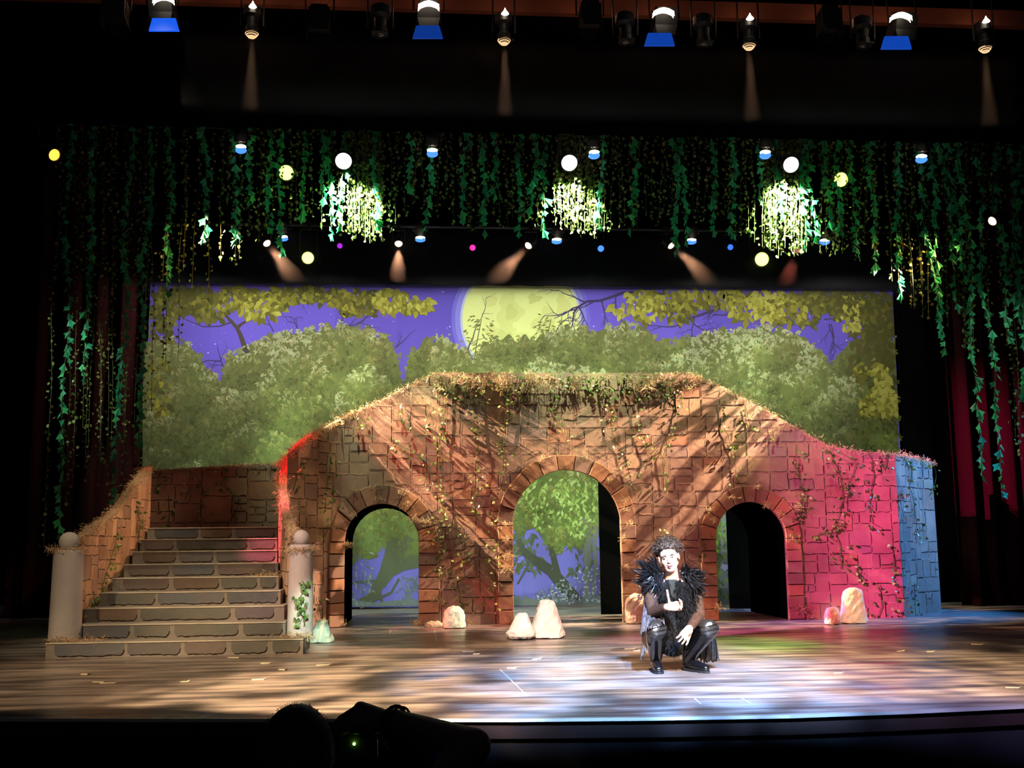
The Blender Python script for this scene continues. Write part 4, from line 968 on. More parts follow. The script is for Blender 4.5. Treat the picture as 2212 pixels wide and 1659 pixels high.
IV = [([(955, 830), (958, 900), (950, 960), (952, 1060), (962, 1130), (945, 1200), (950, 1240)], 1, 'ivy trail left of the middle of the wall, running down beside the left arch'),
      ([(1022, 860), (1026, 930), (1035, 985), (1028, 1050), (1015, 1110)], 1, 'ivy trail of bright small leaves between left and middle arches, upper half'),
      ([(1090, 850), (1095, 900), (1082, 960), (1090, 1010), (1078, 1080)], 1, 'ivy trail descending to the left shoulder of the middle arch'),
      ([(990, 1140), (1005, 1200), (988, 1260), (1000, 1330)], .8, 'ivy trail on the lower wall between left and middle arches'),
      ([(1070, 1100), (1072, 1200), (1068, 1330)], .9, 'ivy trail down the left side of the middle arch'),
      ([(1200, 850), (1190, 880), (1225, 940), (1215, 975)], .9, 'short ivy trail above the crown of the middle arch'),
      ([(1312, 845), (1318, 900), (1322, 940), (1345, 975), (1362, 1040), (1370, 1060)], 1, 'ivy trail to the right shoulder of the middle arch'),
      ([(1380, 865), (1378, 930), (1400, 985), (1392, 1020)], 1, 'ivy trail above and right of the middle arch'),
      ([(1440, 850), (1470, 870), (1455, 930), (1430, 990), (1440, 1060)], .8, 'thin ivy trail between middle and right arches'),
      ([(1560, 870), (1566, 930), (1585, 980), (1592, 1050)], .8, 'thin ivy trail above the right arch'),
      ([(1718, 960), (1718, 1000), (1728, 1040), (1738, 1080), (1722, 1120)], 1, 'ivy trail above the right shoulder of the right arch'),
      ([(1735, 1060), (1720, 1120), (1712, 1160)], 1, 'leafy ivy trail on the right shoulder of the right arch'),
      ([(1790, 975), (1815, 1030), (1818, 1090), (1800, 1140), (1815, 1180), (1815, 1230)], 1.6, 'thick dark ivy trail down the magenta-lit wall'),
      ([(1800, 970), (1850, 1000), (1830, 1050), (1812, 1100)], 1.6, 'thick ivy trail from the top of the magenta-lit wall'),
      ([(1820, 1130), (1785, 1150), (1755, 1160)], 1.2, 'ivy branch reaching left toward the right arch'),
      ([(1880, 985), (1885, 1030), (1876, 1090), (1882, 1130), (1902, 1140)], .9, 'ivy trail in the middle of the magenta-lit wall'),
      ([(1915, 980), (1908, 1015)], .9, 'short ivy sprig at the top of the magenta-lit wall'),
      ([(1942, 1060), (1940, 1080), (1950, 1120)], .9, 'small ivy sprig on the corner between magenta and blue wall'),
      ([(1950, 988), (1968, 1010), (1962, 1050), (1972, 1090), (1978, 1140), (1985, 1165)], 1.2, 'ivy trail down the blue-lit end of the wall'),
      ([(2015, 1005), (2020, 1030), (2012, 1060)], .8, 'short ivy sprig at the top of the blue-lit wall end'),
      ([(1985, 990), (2000, 1010)], 1.4, 'tuft of ivy on the top of the blue-lit wall end'),
      ([(1925, 1180), (1932, 1220), (1928, 1260)], .8, 'ivy sprig low on the magenta-lit wall'),
      ([(1895, 1265), (1905, 1310), (1895, 1335)], 1.3, 'ivy growing up from the floor right of the tall rock'),
      ([(1945, 1265), (1955, 1310), (1940, 1335)], 1.3, 'ivy growing up from the floor near the blue wall'),
      ([(1972, 1260), (1975, 1330)], 1.1, 'ivy growing up at the foot of the blue wall'),
      ([(1845, 1220), (1862, 1265), (1850, 1240)], 1.1, 'ivy sprig just above the tall rock'),
      ([(1520, 1160), (1508, 1230), (1512, 1300)], 1.0, 'ivy down the left side of the right arch behind the actor'),
      ([(1400, 1180), (1430, 1150), (1470, 1165)], .7, 'ivy twig on the wall behind the actor'),
      ([(712, 985), (706, 1040), (700, 1100)], 1.2, 'ivy on the curved left end of the wall, upper part'),
      ([(720, 1050), (712, 1130), (700, 1160)], 1.3, 'dark ivy clump left of the left arch'),
      ([(840, 950), (900, 980), (925, 1010), (915, 1050)], 1.4, 'dark ivy clump above the left arch'),
      ([(925, 880), (940, 930), (955, 960)], 1.4, 'ivy clump under the left top edge of the wall'),
      ([(680, 1290), (690, 1330)], 1.3, 'ivy at the floor beside the right pillar'),
      ([(935, 1120), (940, 1180), (942, 1250)], 1.3, 'ivy close to the right jamb of the left arch'),
      ([(650, 990), (640, 1030), (632, 1060)], 1.1, 'sparse ivy on the curved wall beside the banister')]
rg_ = random.Random(9)
for i, (pts, dn, lab) in enumerate(IV): wall_ivy(P_main, wpt, pts, 900+i, lab, min(1, dn), .05 if dn < 1.3 else .09)
for i in range(46):       # short sprays under the top edge
    px = 950+i*13+rg_.uniform(-5, 5) if i < 42 else 0
    if not px: continue
    y0 = 808 if px < 1482 else 812+(px-1482)*.5
    wall_ivy(P_main, wpt, [(px, y0+4), (px+rg_.uniform(-8, 8), y0+rg_.uniform(25, 75))], 1200+i, '%s short ivy spray hanging from the top edge of the wall, counted from the left' % (ORD+['twenty-'+q for q in ORD[:9]]+['thirtieth']+['thirty-'+q for q in ORD[:9]]+['fortieth', 'forty-first', 'forty-second'])[i], .8, .045, grp='ivy sprays under the top edge')
for i, pts in enumerate(([(1900, 985), (1880, 1010)], [(860, 880), (875, 930)], [(770, 900), (780, 930)], [(1610, 880), (1620, 930)], [(1665, 915), (1670, 950)])):
    wall_ivy(P_main, wpt, pts, 1300+i, ['ivy spray on the top of the magenta wall near its right end', 'ivy spray under the sloping left top edge, upper one', 'ivy spray under the sloping left top edge, lower one', 'ivy spray under the sloping right top edge, upper one', 'ivy spray under the sloping right top edge, lower one'][i], 1, .05, grp='ivy sprays under the top edge')
LI = [([(250, 1150), (238, 1200), (222, 1250), (215, 1280)], 'ivy trail down the left stair wall'), ([(290, 1090), (300, 1130), (296, 1170)], 'ivy trail near the top of the left stair wall'), ([(200, 1285), (185, 1310), (178, 1325)], 'ivy clump at the foot of the left stair wall')]
for i, (pts, lab) in enumerate(LI): wall_ivy(P_l, wlpt, pts, 1400+i, lab, 1, .05, grp='ivy on the staircase walls')
LB = [([(412, 1015), (410, 1050), (398, 1080)], 'ivy at the left of the parapet behind the stairs'), ([(440, 1060), (432, 1100), (420, 1125)], 'ivy trail in the middle of the parapet'), ([(485, 1010), (480, 1050), (520, 1080), (500, 1120)], 'ivy trail right of the middle of the parapet'), ([(366, 1070), (368, 1100), (364, 1130)], 'thin ivy trail at the left end of the parapet'), ([(345, 1020), (340, 1060)], 'ivy sprig in the left corner of the parapet')]
for i, (pts, lab) in enumerate(LB): wall_ivy(P_b, wbpt, pts, 1500+i, lab, .9, .05, grp='ivy on the staircase walls')
# ivy on the right pillar
def pillar_ivy():
    rg = random.Random(3); b = MB(); c = at(648, 1350, 11.4); path = []
    for x, y in ((652, 1255), (662, 1268), (648, 1290), (650, 1310), (655, 1330), (645, 1352)):
        p = at(x, y, 11.26); p.y = 11.4-math.sqrt(max(.002, .135**2-(p.x-c.x)**2)); path.append(p)
    b.tube(path, .004, 4, 1)
    for a, e in zip(path, path[1:]):
        for j in range(9):
            q = a+(e-a)*rg.random()+Vector((rg.gauss(0, .03), rg.uniform(-.03, 0), 0)); add_leaf(b, q, rg.uniform(-1.4, 1.4), rg.uniform(.035, .055), rg.uniform(-.8, .2), rg.uniform(-1, 1), False, rg.choice(((.05, .12, .03), (.1, .2, .05))))
    tag(b.build('ivy_trail', [M_LEAF, M_STEM], loc=tuple(path[0])), 'ivy trail climbing the pale right-hand pillar', 'ivy', 'ivy on the staircase walls')
pillar_ivy()

# moss: wiry dry strands
MC = [(.42, .28, .16), (.5, .38, .24), (.34, .2, .11), (.4, .34, .2)]
def moss(centres, seed, label, n=14, r=.05, ln=.09, name='moss', drop=.3, cat='moss', group=None, col=MC):
    rg = random.Random(seed); b = MB()
    for c in centres:
        for i in range(n):
            p = Vector(c)+Vector((rg.gauss(0, r), rg.gauss(0, r*.5), rg.gauss(0, r*.5))); d = Vector((rg.uniform(-1, 1), rg.uniform(-1, .4), rg.uniform(-.8, .8)-drop)).normalized()
            k = rg.uniform(.5, 1.2)*ln; w_ = rg.uniform(.0015, .0035); side = d.cross(Vector((rg.uniform(-1, 1), 1, rg.uniform(-1, 1)))).normalized(); pts = [p]
            for j in range(4):
                d = (d+Vector((rg.uniform(-1, 1), rg.uniform(-1, 1), rg.uniform(-1, 1)))*.7).normalized(); pts.append(pts[-1]+d*k/4)
            vs = [q+side*w_ for q in pts]+[q-side*w_ for q in pts]
            b.add(vs, [(j, j+1, 6+j, 5+j) for j in range(4)], 0, rg.choice(col))
    o = b.build(name, M_MOSS, loc=tuple(centres[0])); return tag(o, label, cat, group, 'stuff')
def along(P, ptf, pts, step, off, dz=0, seed=0, jit=.5, up=.0):
    S = planlen(P); tb_ = profile(P, S, pts); rg = random.Random(seed); out = []; s_ = tb_[0][0]
    while s_ < tb_[-1][0]:
        out.append(ptf(s_, interp(tb_, s_)+dz, off)); s_ += step*rg.uniform(1-jit, 1+jit)
    return out
ctr = along(P_main, wpt, [(940, 806), (1480, 806)], .05, -.02, .0, 1)
moss(ctr, 1, 'dry moss fringe along the level top edge of the arched wall', 6, .025, .05, 'moss_fringe')
rgm = random.Random(12); cl = []
for px in [950, 975, 1010, 1045, 1075, 1085, 1135, 1145, 1160, 1190, 1235, 1238, 1240, 1297, 1370, 1390, 1400, 1405, 1450, 1490]:
    s_, z_, _ = hit(P_main, S_main, px, 815)
    for j in range(3): cl.append(wpt(s_+rgm.gauss(0, .04), z_-j*.07, .05))
moss(cl, 2, 'hanging clumps of brown moss below the top edge of the arched wall', 22, .04, .11, 'moss_clumps', .5)
moss(along(P_main, wpt, [(1480, 806), (1520, 818), (1600, 856), (1700, 912), (1790, 962)], .05, .0, .0, 2), 3, 'yellow-lit moss fringe on the sloping right top edge of the wall', 9, .03, .07, 'moss_fringe')
moss(along(P_main, wpt, [(760, 893), (850, 850), (905, 822), (945, 806)], .04, .0, .0, 3), 4, 'bright moss fringe on the sloping left top edge of the wall', 9, .025, .06, 'moss_fringe')
moss(along(P_main, wpt, [(606, 1003), (625, 978), (660, 948), (700, 926), (765, 890)], .03, .0, .0, 4), 5, 'red-lit thick moss on the curved left top edge of the wall', 18, .035, .08, 'moss_fringe')
moss(along(P_main, wpt, [(1795, 962), (1840, 972), (1945, 984), (1975, 988), (2015, 1000)], .05, .0, .0, 5), 6, 'moss fringe on the magenta and blue top edge of the wall', 11, .035, .07, 'moss_fringe')
SRR = planlen(P_r)
moss([wrpt(s_*SRR[-1]/60, interp(tr2, s_*SRR[-1]/60), -.03) for s_ in range(61)], 7, 'thick red and pink lit moss down the banister wall edge', 16, .035, .07, 'moss_fringe')
moss(along(P_l, wlpt, [(175, 1160), (200, 1142), (232, 1122), (262, 1092), (285, 1060), (303, 1036), (318, 1018), (324, 1013)], .03, -.03, .0, 6), 8, 'thick warm-lit moss along the sloping top of the left stair wall', 14, .035, .07, 'moss_fringe')
moss([(P_b[0].x+i*.05, 15.07, interp(tb, i*.05)) for i in range(38)], 9, 'pale moss fringe on the parapet behind the stairs', 10, .025, .05, 'moss_fringe')
for px, py, lab, Y in ((150, 1186, 'moss collar round the top of the left pillar', 11.25), (648, 1186, 'moss collar round the top of the right pillar', 11.33)):
    c = at(px if px > 600 else 141, py, 11.3); moss([(c.x+.14*math.cos(t), (11.4 if px > 600 else 11.32)+.14*math.sin(t), c.z) for t in [2*PI*i/16 for i in range(16)]], int(px), lab, 16, .02, .06, 'moss_collar')
c = at(141, 1366, 11.25); moss([(c.x-.1+i*.035, 11.15+.02*math.sin(i), RISE+.01) for i in range(14)], 33, 'straw-like moss at the foot of the left pillar', 20, .03, .06, 'moss_clumps')
c = at(655, 1366, 11.25); moss([(c.x-.22+i*.03, 11.2+.02*math.sin(i), RISE+.01) for i in range(10)], 34, 'straw-like moss at the foot of the right pillar', 18, .03, .06, 'moss_clumps')
c = at(575, 1238, STY[4]); moss([(c.x-.1+i*.03, STY[4]+.1, RISE*5+.01) for i in range(8)], 35, 'orange-lit moss on the right end of a middle step', 18, .03, .06, 'moss_clumps')
TF = [(676, 1165, 'on the left end of the wall near the right pillar'), (762, 1060, 'on the upper left of the left arch'), (815, 1050, 'at the crown of the left arch'), (812, 1078, 'just under the crown of the left arch'), (868, 1065, 'on the upper right of the left arch'), (880, 1092, 'on the inner right curve of the left arch'), (893, 1118, 'on the right haunch of the left arch, inner tuft'), (925, 1126, 'on the right haunch of the left arch, outer tuft'), (738, 1175, 'on the left jamb of the left arch'), (715, 1138, 'on the left springing of the left arch'), (755, 1110, 'on the left curve of the left arch'), (945, 1295, 'low on the wall right of the left arch'), (903, 1345, 'on the floor at the right foot of the left arch'), (742, 1352, 'on the floor at the left foot of the left arch'), (1012, 1348, 'on the floor right of the square rock'),
      (1092, 1164, 'on the left jamb of the middle arch, top tuft'), (1095, 1200, 'on the left jamb of the middle arch, big middle tuft'), (1095, 1228, 'on the left jamb of the middle arch, lowest tuft'), (1092, 1132, 'on the left springing of the middle arch'), (1105, 1052, 'on the left haunch of the middle arch'), (1170, 990, 'left of the crown of the middle arch'), (1263, 990, 'right of the crown of the middle arch'), (1318, 1035, 'on the right haunch of the middle arch'), (1345, 1078, 'on the right curve of the middle arch'), (1348, 1102, 'on the right springing of the middle arch'), (1358, 1130, 'on the right jamb of the middle arch, upper tuft'), (1345, 1160, 'on the right jamb of the middle arch, middle tuft'), (1352, 1225, 'on the right jamb of the middle arch, lower tuft'),
      (1532, 1098, 'on the left haunch of the right arch, upper tuft'), (1538, 1122, 'on the left haunch of the right arch, lower tuft'), (1582, 1075, 'on the upper left of the right arch'), (1632, 1052, 'at the crown of the right arch'), (1655, 1090, 'on the right curve of the right arch'), (1684, 1110, 'on the right haunch of the right arch'), (1722, 1095, 'outside the right shoulder of the right arch'), (1708, 1160, 'on the right jamb of the right arch'), (1722, 1315, 'at the right foot of the right arch, wide tuft'), (1746, 1332, 'on the floor at the right foot of the right arch'), (1548, 1310, 'at the left foot of the right arch')]
for i, (px, py, lab) in enumerate(TF):
    h = hit(P_main, S_main, px, py); big = px in (738, 1095, 925, 903, 1722, 945)
    z_ = max(h[1], .03); c = wpt(h[0], z_, .055)
    moss([c+Vector((rgm.gauss(0, .02), 0, rgm.gauss(0, .015))) for _ in range(5)], 60+i, 'tuft of dry moss '+lab, 16 if big else 8, .035 if big else .025, .085 if big else .06, 'moss_tuft', .2, group='moss tufts on the arch stones')
# ---------------------------------------------------------------- plaster rocks
def rock(px0, px1, pyt, pyb, seed, label, cols, kind='cone', depth=.8, name='rock'):
    rg = random.Random(seed); c = fl((px0+px1)/2, pyb); sc = (px1-px0)/F_PX*c.y; w_ = sc/2; h = at((px0+px1)/2, pyt, c.y+w_*depth*.6).z; d = w_*depth
    cy = c.y+d; b = MB(); n = 14
    prof = {'cone': [(1, 0), (1.0, .06), (.93, .2), (.8, .42), (.62, .66), (.48, .85), (.43, .96), (.34, 1), (.1, 1.005)], 'step': [(1, 0), (1, .28), (.93, .33), (.78, .45), (.62, .66), (.44, .9), (.38, .98), (.3, 1), (.08, 1.005)],
            'block': [(.96, 0), (1, .1), (1, .35), (.97, .6), (.88, .78), (.66, .93), (.4, 1), (.1, 1.01)], 'dome': [(.95, 0), (1, .15), (.97, .4), (.9, .65), (.8, .86), (.66, .96), (.4, 1), (.1, 1)], 'tower': [(1, 0), (1.0, .05), (.9, .25), (.8, .5), (.72, .75), (.64, .92), (.48, .99), (.1, 1)]}[kind]
    an = [rg.uniform(.88, 1.1) for _ in range(n)]; sq = .55 if kind == 'block' else .25; vs = []
    for i, (r, z) in enumerate(prof):
        for j in range(n):
            t = 2*PI*j/n; q = (abs(math.cos(t))**4+abs(math.sin(t))**4)**-.25; k = r*(1+(q-1)*sq)*(an[j] if i else 1)*rg.uniform(.965, 1.035)
            vs.append((c.x+w_*k*math.cos(t)+(.06*w_*z if kind != 'block' else 0), cy+d*k*math.sin(t), max(.001, h*z*rg.uniform(.97, 1.0) if z < 1 else h*z)))
    m_ = len(prof); fs = []
    for i in range(m_-1):
        for j in range(n): fs.append((i*n+j, i*n+(j+1) % n, (i+1)*n+(j+1) % n, (i+1)*n+j))
    fs += [tuple(range(n))[::-1], tuple((m_-1)*n+j for j in range(n))]
    for f in fs:
        cl = rg.choice(cols); k = rg.uniform(.88, 1.1); b.add([vs[i] for i in f], [tuple(range(len(f)))], 0, tuple(x*k for x in cl))
    o = b.build(name, M_ROCK, loc=(c.x, cy, 0)); bpy_weld(o)
    s_ = o.modifiers.new('soften', 'SUBSURF'); s_.levels = 1; s_.render_levels = 1; s_.subdivision_type = 'CATMULL_CLARK'
    t_ = bpy.data.textures.new('rock_relief', 'CLOUDS'); t_.noise_scale = .06; t_.noise_depth = 2
    dm = o.modifiers.new('relief', 'DISPLACE'); dm.texture = t_; dm.strength = .035; dm.mid_level = .5; dm.texture_coords = 'LOCAL'
    return tag(o, label, 'rock', 'plaster stage rocks')
def bpy_weld(o):
    bm = bmesh.new(); bm.from_mesh(o.data); bmesh.ops.remove_doubles(bm, verts=bm.verts, dist=1e-5); bm.to_mesh(o.data); bm.free()
M_ROCK = mat('plaster_rock', tint=True, rough=.8, spec=.15, bump=(18, .9), var=(9, .45, (.3, .34, .27)))
PK = [(.6, .45, .4), (.55, .5, .42), (.62, .42, .4), (.5, .5, .42)]; GR = [(.45, .52, .42), (.55, .55, .42), (.35, .45, .4)]; OR = [(.62, .38, .26), (.6, .45, .32), (.6, .35, .3)]
rock(662, 720, 1341, 1390, 1, 'pale green pointed rock beside the right-hand pillar', GR, 'cone')
rock(1143, 1223, 1297, 1381, 2, 'tall pink and green pointed rock in front of the middle arch', PK, 'cone')
rock(1095, 1162, 1325, 1384, 3, 'low pink rock with a stepped base, left of the tall pointed rock', PK, 'step')
rock(958, 1008, 1310, 1359, 4, 'square-bodied cream rock between the left and middle arches', GR, 'block', .7)
rock(943, 967, 1312, 1341, 5, 'small teal rock behind the square cream rock', [(.12, .3, .25), (.2, .38, .3)], 'block', .8)
rock(932, 948, 1327, 1341, 6, 'tiny green rock left of the teal rock', [(.2, .3, .2), (.3, .32, .22)], 'block', .8)
rock(917, 960, 1342, 1356, 7, 'flat green slab rock left of the square cream rock', [(.25, .25, .15), (.32, .28, .18)], 'block', .5)
rock(1352, 1408, 1283, 1349, 8, 'orange-pink square rock behind the actor', OR, 'block', .5)
rock(1820, 1886, 1270, 1348, 9, 'tall orange-pink rounded rock before the magenta wall', OR, 'tower', .7)
rock(1785, 1823, 1312, 1351, 10, 'small orange rounded rock left of the tall rounded one', OR, 'dome', .8)
# bits of leaf and straw fallen on the stage floor
rgd = random.Random(8); k = 0
PLC = [(186, 1457), (216, 1474), (236, 1476), (575, 1433), (612, 1447), (498, 1397), (1108, 1443), (400, 1473), (124, 1416), (560, 1468), (1945, 1407), (2190, 1486), (508, 1421), (700, 1437), (760, 1365), (1362, 1402), (1376, 1406), (1015, 1408), (1030, 1413), (1160, 1424), (1490, 1365), (1812, 1454), (2010, 1408), (2112, 1392)]
LBD = ['left of the stage near the corner, leaf-shaped', 'left of centre below the stairs, longest of two', 'left of centre below the stairs, small end piece', 'right of the stairs, twig-like', 'right of the stairs, short bar', 'directly below the stairs', 'near the middle of the floor left of the blue pool', 'on the dim floor below the stairs', 'at the far left below the first step', 'on the long seam below the stairs', 'far right on the dim floor', 'at the right edge of the stage', 'below the right pillar, tiny dot', 'below the pointed rock', 'in front of the left arch', 'left of the actor, upper strip of tape', 'left of the actor, lower strip of tape', 'centre stage, upper of two tape strips', 'centre stage, lower of two tape strips', 'below the tall pointed rock', 'right of the actor near the arch', 'right half of the stage, in the warm light', 'right half of the stage, upper part', 'right side before the black curtain']
for (px, py), lb in zip(PLC, LBD):
    p = fl(px, py); b = MB(); ln = rgd.uniform(.03, .07); wd = rgd.uniform(.008, .018)
    b.box((-ln, -wd, .0015), (ln*.6, wd, .005)); b.add([(ln*.6, -wd*1.8, .005), (ln*1.1, 0, .012), (ln*.6, wd*1.8, .005)], [(0, 1, 2)])
    o = b.build('floor_scrap', mat_scrap if k else globals().setdefault('mat_scrap', mat('pale_scrap', (.6, .5, .35), .8))); k = 1
    o.location = p; o.rotation_euler.z = rgd.uniform(-.5, .5); tag(o, 'pale scrap '+lb, 'scrap', 'scraps on the stage floor')
# long seams and the trap outline in the stage floor
M_SEAM = mat('floor_tape', (.22, .21, .2), .6)
def seam(pts, w_, nm, lab):
    b = MB(); P = [fl(x, y, .0015) for x, y in pts]
    for a, c in zip(P, P[1:]):
        d = (c-a).normalized(); nv = Vector((-d.y, d.x, 0))*w_; b.add([a-nv, c-nv, c+nv, a+nv], [(0, 1, 2, 3)])
    tag(b.build(nm, M_SEAM), lab, kind='structure')
seam([(0, 1487), (420, 1479), (900, 1466), (1300, 1458), (1700, 1448), (1960, 1441)], .006, 'trim_2', 'pale seam line running across the stage floor')
seam([(1080, 1446), (1140, 1504), (1270, 1502)], .005, 'trim_3', 'pale corner mark on the floor in the blue pool')
seam([(1500, 1508), (1514, 1521), (1582, 1521), (1624, 1520), (1601, 1508), (1500, 1508)], .006, 'trim_4', 'outline of a small trap in the floor right of the actor')
seam([(938, 1359), (942, 1384)], .006, 'trim_5', 'pale floor mark before the left arch')
seam([(845, 1360), (836, 1376)], .006, 'trim_6', 'short pale floor mark left of the square rock')
# ---------------------------------------------------------------- people
def capsule(b, p0, r0, p1, r1, n=14, sx=1.0):
    p0, p1 = Vector(p0), Vector(p1); d = p1-p0; L_ = max(d.length, 1e-4); d = d.normalized()
    M = d.to_track_quat('Z', 'Y').to_matrix().to_4x4(); M.translation = p0
    prof = [(r0*math.sin(t), -r0*math.cos(t)) for t in [PI/2*i/5 for i in range(1, 6)]]
    prof = [(max(r, .0005), z) for r, z in [(0.0005, -r0)]+prof]
    prof += [(r1*math.cos(t), L_+r1*math.sin(t)) for t in [PI/2*i/5 for i in range(0, 5)]]+[(.0005, L_+r1)]
    b.lathe(prof, n, 0, M)
def ellipsoid(b, c, rx, ry, rz, M=None, n=18, m_=12):
    vs = []; R = M or Matrix.Identity(3)
    for i in range(m_+1):
        t = PI*i/m_
        for j in range(n):
            u = 2*PI*j/n; q = Vector((rx*max(math.sin(t), .01)*math.cos(u), ry*max(math.sin(t), .01)*math.sin(u), -rz*math.cos(t))); vs.append(Vector(c)+R @ q)
    fs = [(i*n+j, i*n+(j+1) % n, (i+1)*n+(j+1) % n, (i+1)*n+j) for i in range(m_) for j in range(n)]+[tuple(range(n))[::-1], tuple(m_*n+j for j in range(n))]
    b.add(vs, fs)
def fuse(o, vox=.005, it=4, fac=.5):
    r = o.modifiers.new('fuse', 'REMESH'); r.mode = 'VOXEL'; r.voxel_size = vox; r.use_smooth_shade = True
    s_ = o.modifiers.new('smooth', 'SMOOTH'); s_.factor = fac; s_.iterations = it
    return o
M_SKIN = mat('skin', (.5, .27, .19), .5, .35, bump=(60, .08)); M_SKIN.node_tree.nodes['Principled BSDF'].inputs['Subsurface Weight'].default_value = .1
M_SKIN.node_tree.nodes['Principled BSDF'].inputs['Subsurface Radius'].default_value = (.02, .008, .004)
M_HAIR = mat('dark_curly_hair', (.02, .012, .008), .6, .3, var=(40, .7, (.05, .032, .022)))
M_LEATHER = mat('black_patent_leather', (.0025, .0025, .0028), .2, .5, bump=(12, .35))
M_SHINE = mat('shiny_knee_pad', (.035, .033, .03), .22, .8, .6, bump=(22, .4))
M_CLOTH = mat('black_cloth', (.004, .0035, .0035), .75, .2, bump=(30, .6))
M_MESHSL = mat('brown_net_sleeve', (.045, .022, .014), .8, .2, var=(60, .9, (.015, .008, .005)))
M_FUR = mat('black_fur', (.0022, .0018, .0016), .8, .15)
M_FEATH = mat('black_feather', (.0025, .0025, .003), .28, .45)
M_GREYCL = mat('grey_ragged_cloth', (.06, .055, .06), .8, .2, var=(14, .8, (.015, .013, .015)), bump=(20, .5))
M_OLIVE = mat('dark_olive_shirt', (.012, .012, .007), .8, .2)
M_EYE = mat('eye_white', (.7, .68, .65), .2, .5); M_DARK = mat('dark_iris', (.015, .01, .008), .2, .5); M_LIP = mat('lips', (.35, .10, .08), .45, .4); M_MOUTH = mat('mouth_inside', (.06, .01, .01), .6, .2); M_TEETH = mat('teeth', (.6, .56, .5), .3, .4)

PA = fl(1452, 1450); PAY = PA.y
def A(px, py, dy): return at(px, py, PAY+dy)-PA
actor = empty('person', PA, 'crouching performer in a black feather-shouldered costume with dark curly hair', 'person')
# joints
HC = A(1445, 1204, -.10)
HR = Matrix.Rotation(math.radians(-9), 3, 'Y') @ Matrix.Rotation(math.radians(14), 3, 'Z').inverted() @ Matrix.Rotation(math.radians(4), 3, 'X')
def Hd(x, y, z): return HC+HR @ Vector((x, y, z))     # head frame: -y is the face, +x image right
NECK = A(1453, 1250, -.03); CH = A(1452, 1288, .02); PV = A(1452, 1378, .22)
SHL, SHR = A(1404, 1276, .0), A(1500, 1272, .0)
ELL, WRL = A(1411, 1322, -.12), A(1441, 1311, -.33)
ELR, WRR = A(1510, 1328, -.06), A(1489, 1358, -.27)
HPL, HPR = PV+Vector((-.09, 0, 0)), PV+Vector((.09, 0, 0))
KNL, KNR = A(1417, 1366, -.24), A(1527, 1364, -.2)
ANL, ANR = Vector((A(1417, 1430, .03).x, .03, .10)), Vector((A(1487, 1430, .02).x, .02, .10))
b = MB()
# torso and limbs
capsule(b, PV, .13, A(1452, 1330, .12), .12); capsule(b, A(1452, 1330, .12), .12, CH, .135); capsule(b, CH, .12, A(1452, 1268, 0), .09)
capsule(b, A(1452, 1268, 0), .08, SHL, .055); capsule(b, A(1452, 1268, 0), .08, SHR, .055)
capsule(b, NECK+Vector((0, .02, -.06)), .06, Hd(0, .02, -.07), .052)
for S_, E_, W_ in ((SHL, ELL, WRL), (SHR, ELR, WRR)): capsule(b, S_, .05, E_, .037); capsule(b, E_, .038, W_, .026)
for H_, K_, N_ in ((HPL, KNL, ANL), (HPR, KNR, ANR)): capsule(b, H_, .085, K_, .055); capsule(b, K_, .052, N_, .034)
# head
ellipsoid(b, Hd(0, .012, .03), .076, .094, .088, HR); ellipsoid(b, Hd(0, -.02, -.03), .061, .066, .082, HR)
ellipsoid(b, Hd(0, -.052, -.088), .03, .028, .024, HR)                 # chin
capsule(b, Hd(-.05, -.01, -.05), .018, Hd(-.018, -.055, -.09), .018); capsule(b, Hd(.05, -.01, -.05), .018, Hd(.018, -.055, -.09), .017)
capsule(b, Hd(-.045, -.068, .028), .011, Hd(.045, -.068, .028), .011)  # brow
for s_ in (-1, 1): ellipsoid(b, Hd(s_*.038, -.05, -.024), .024, .02, .024, HR); ellipsoid(b, Hd(s_*.078, .01, -.005), .009, .02, .03, HR)
capsule(b, Hd(0, -.083, .015), .009, Hd(0, -.104, -.018), .012); ellipsoid(b, Hd(0, -.1, -.024), .017, .014, .010, HR)
ellipsoid(b, Hd(0, -.078, -.047), .028, .017, .010, HR); ellipsoid(b, Hd(0, -.074, -.069), .024, .016, .009, HR)
body_parts = b
# hands: palm + four bent fingers + thumb
def hand(b, W_, palm_end, across, fingers, thumb, r=.0088):
    a = Vector(across); e = Vector(palm_end)
    for i in range(4):
        k = (i-1.5)/1.5; capsule(b, W_+a*k*.5, .015, e+a*k, .0125)
        f = [e+a*k]+[Vector(q) for q in fingers[i]]
        for j, (p, q) in enumerate(zip(f, f[1:])): capsule(b, p, r*(1.08-.09*j), q, r*(1.0-.1*j), 10)
    t = [Vector(q) for q in thumb]; capsule(b, W_+(e-W_)*.3, .017, t[0], .013)
    for p, q in zip(t, t[1:]): capsule(b, p, .0108, q, .009, 10)
ex, ey, ez = Vector((1, 0, 0)), Vector((0, 1, 0)), Vector((0, 0, 1))
PE = A(1460, 1309, -.37); ac = Vector((0.004, -.012, .027))
fg = []
for i, (tx, ty) in enumerate(((1470, 1313), (1473, 1308), (1472, 1302), (1469, 1297))):   # little finger low, index on top
    k = (i-1.5)/1.5; m1 = PE+ac*k+Vector((.03, -.018, -.002+.002*i)); t1 = A(tx, ty, -.43); m2 = m1*.45+t1*.55+Vector((.006, -.008, -.004)); fg.append([m1, m2, t1+Vector((-.006, .004, .008))])
hand(body_parts, WRL, PE, ac, fg, [A(1446, 1301, -.36), A(1443, 1287, -.365), A(1441, 1275, -.36)])
PE = A(1479, 1375, -.33); ac = Vector((.026, -.003, -.022))
fg = []
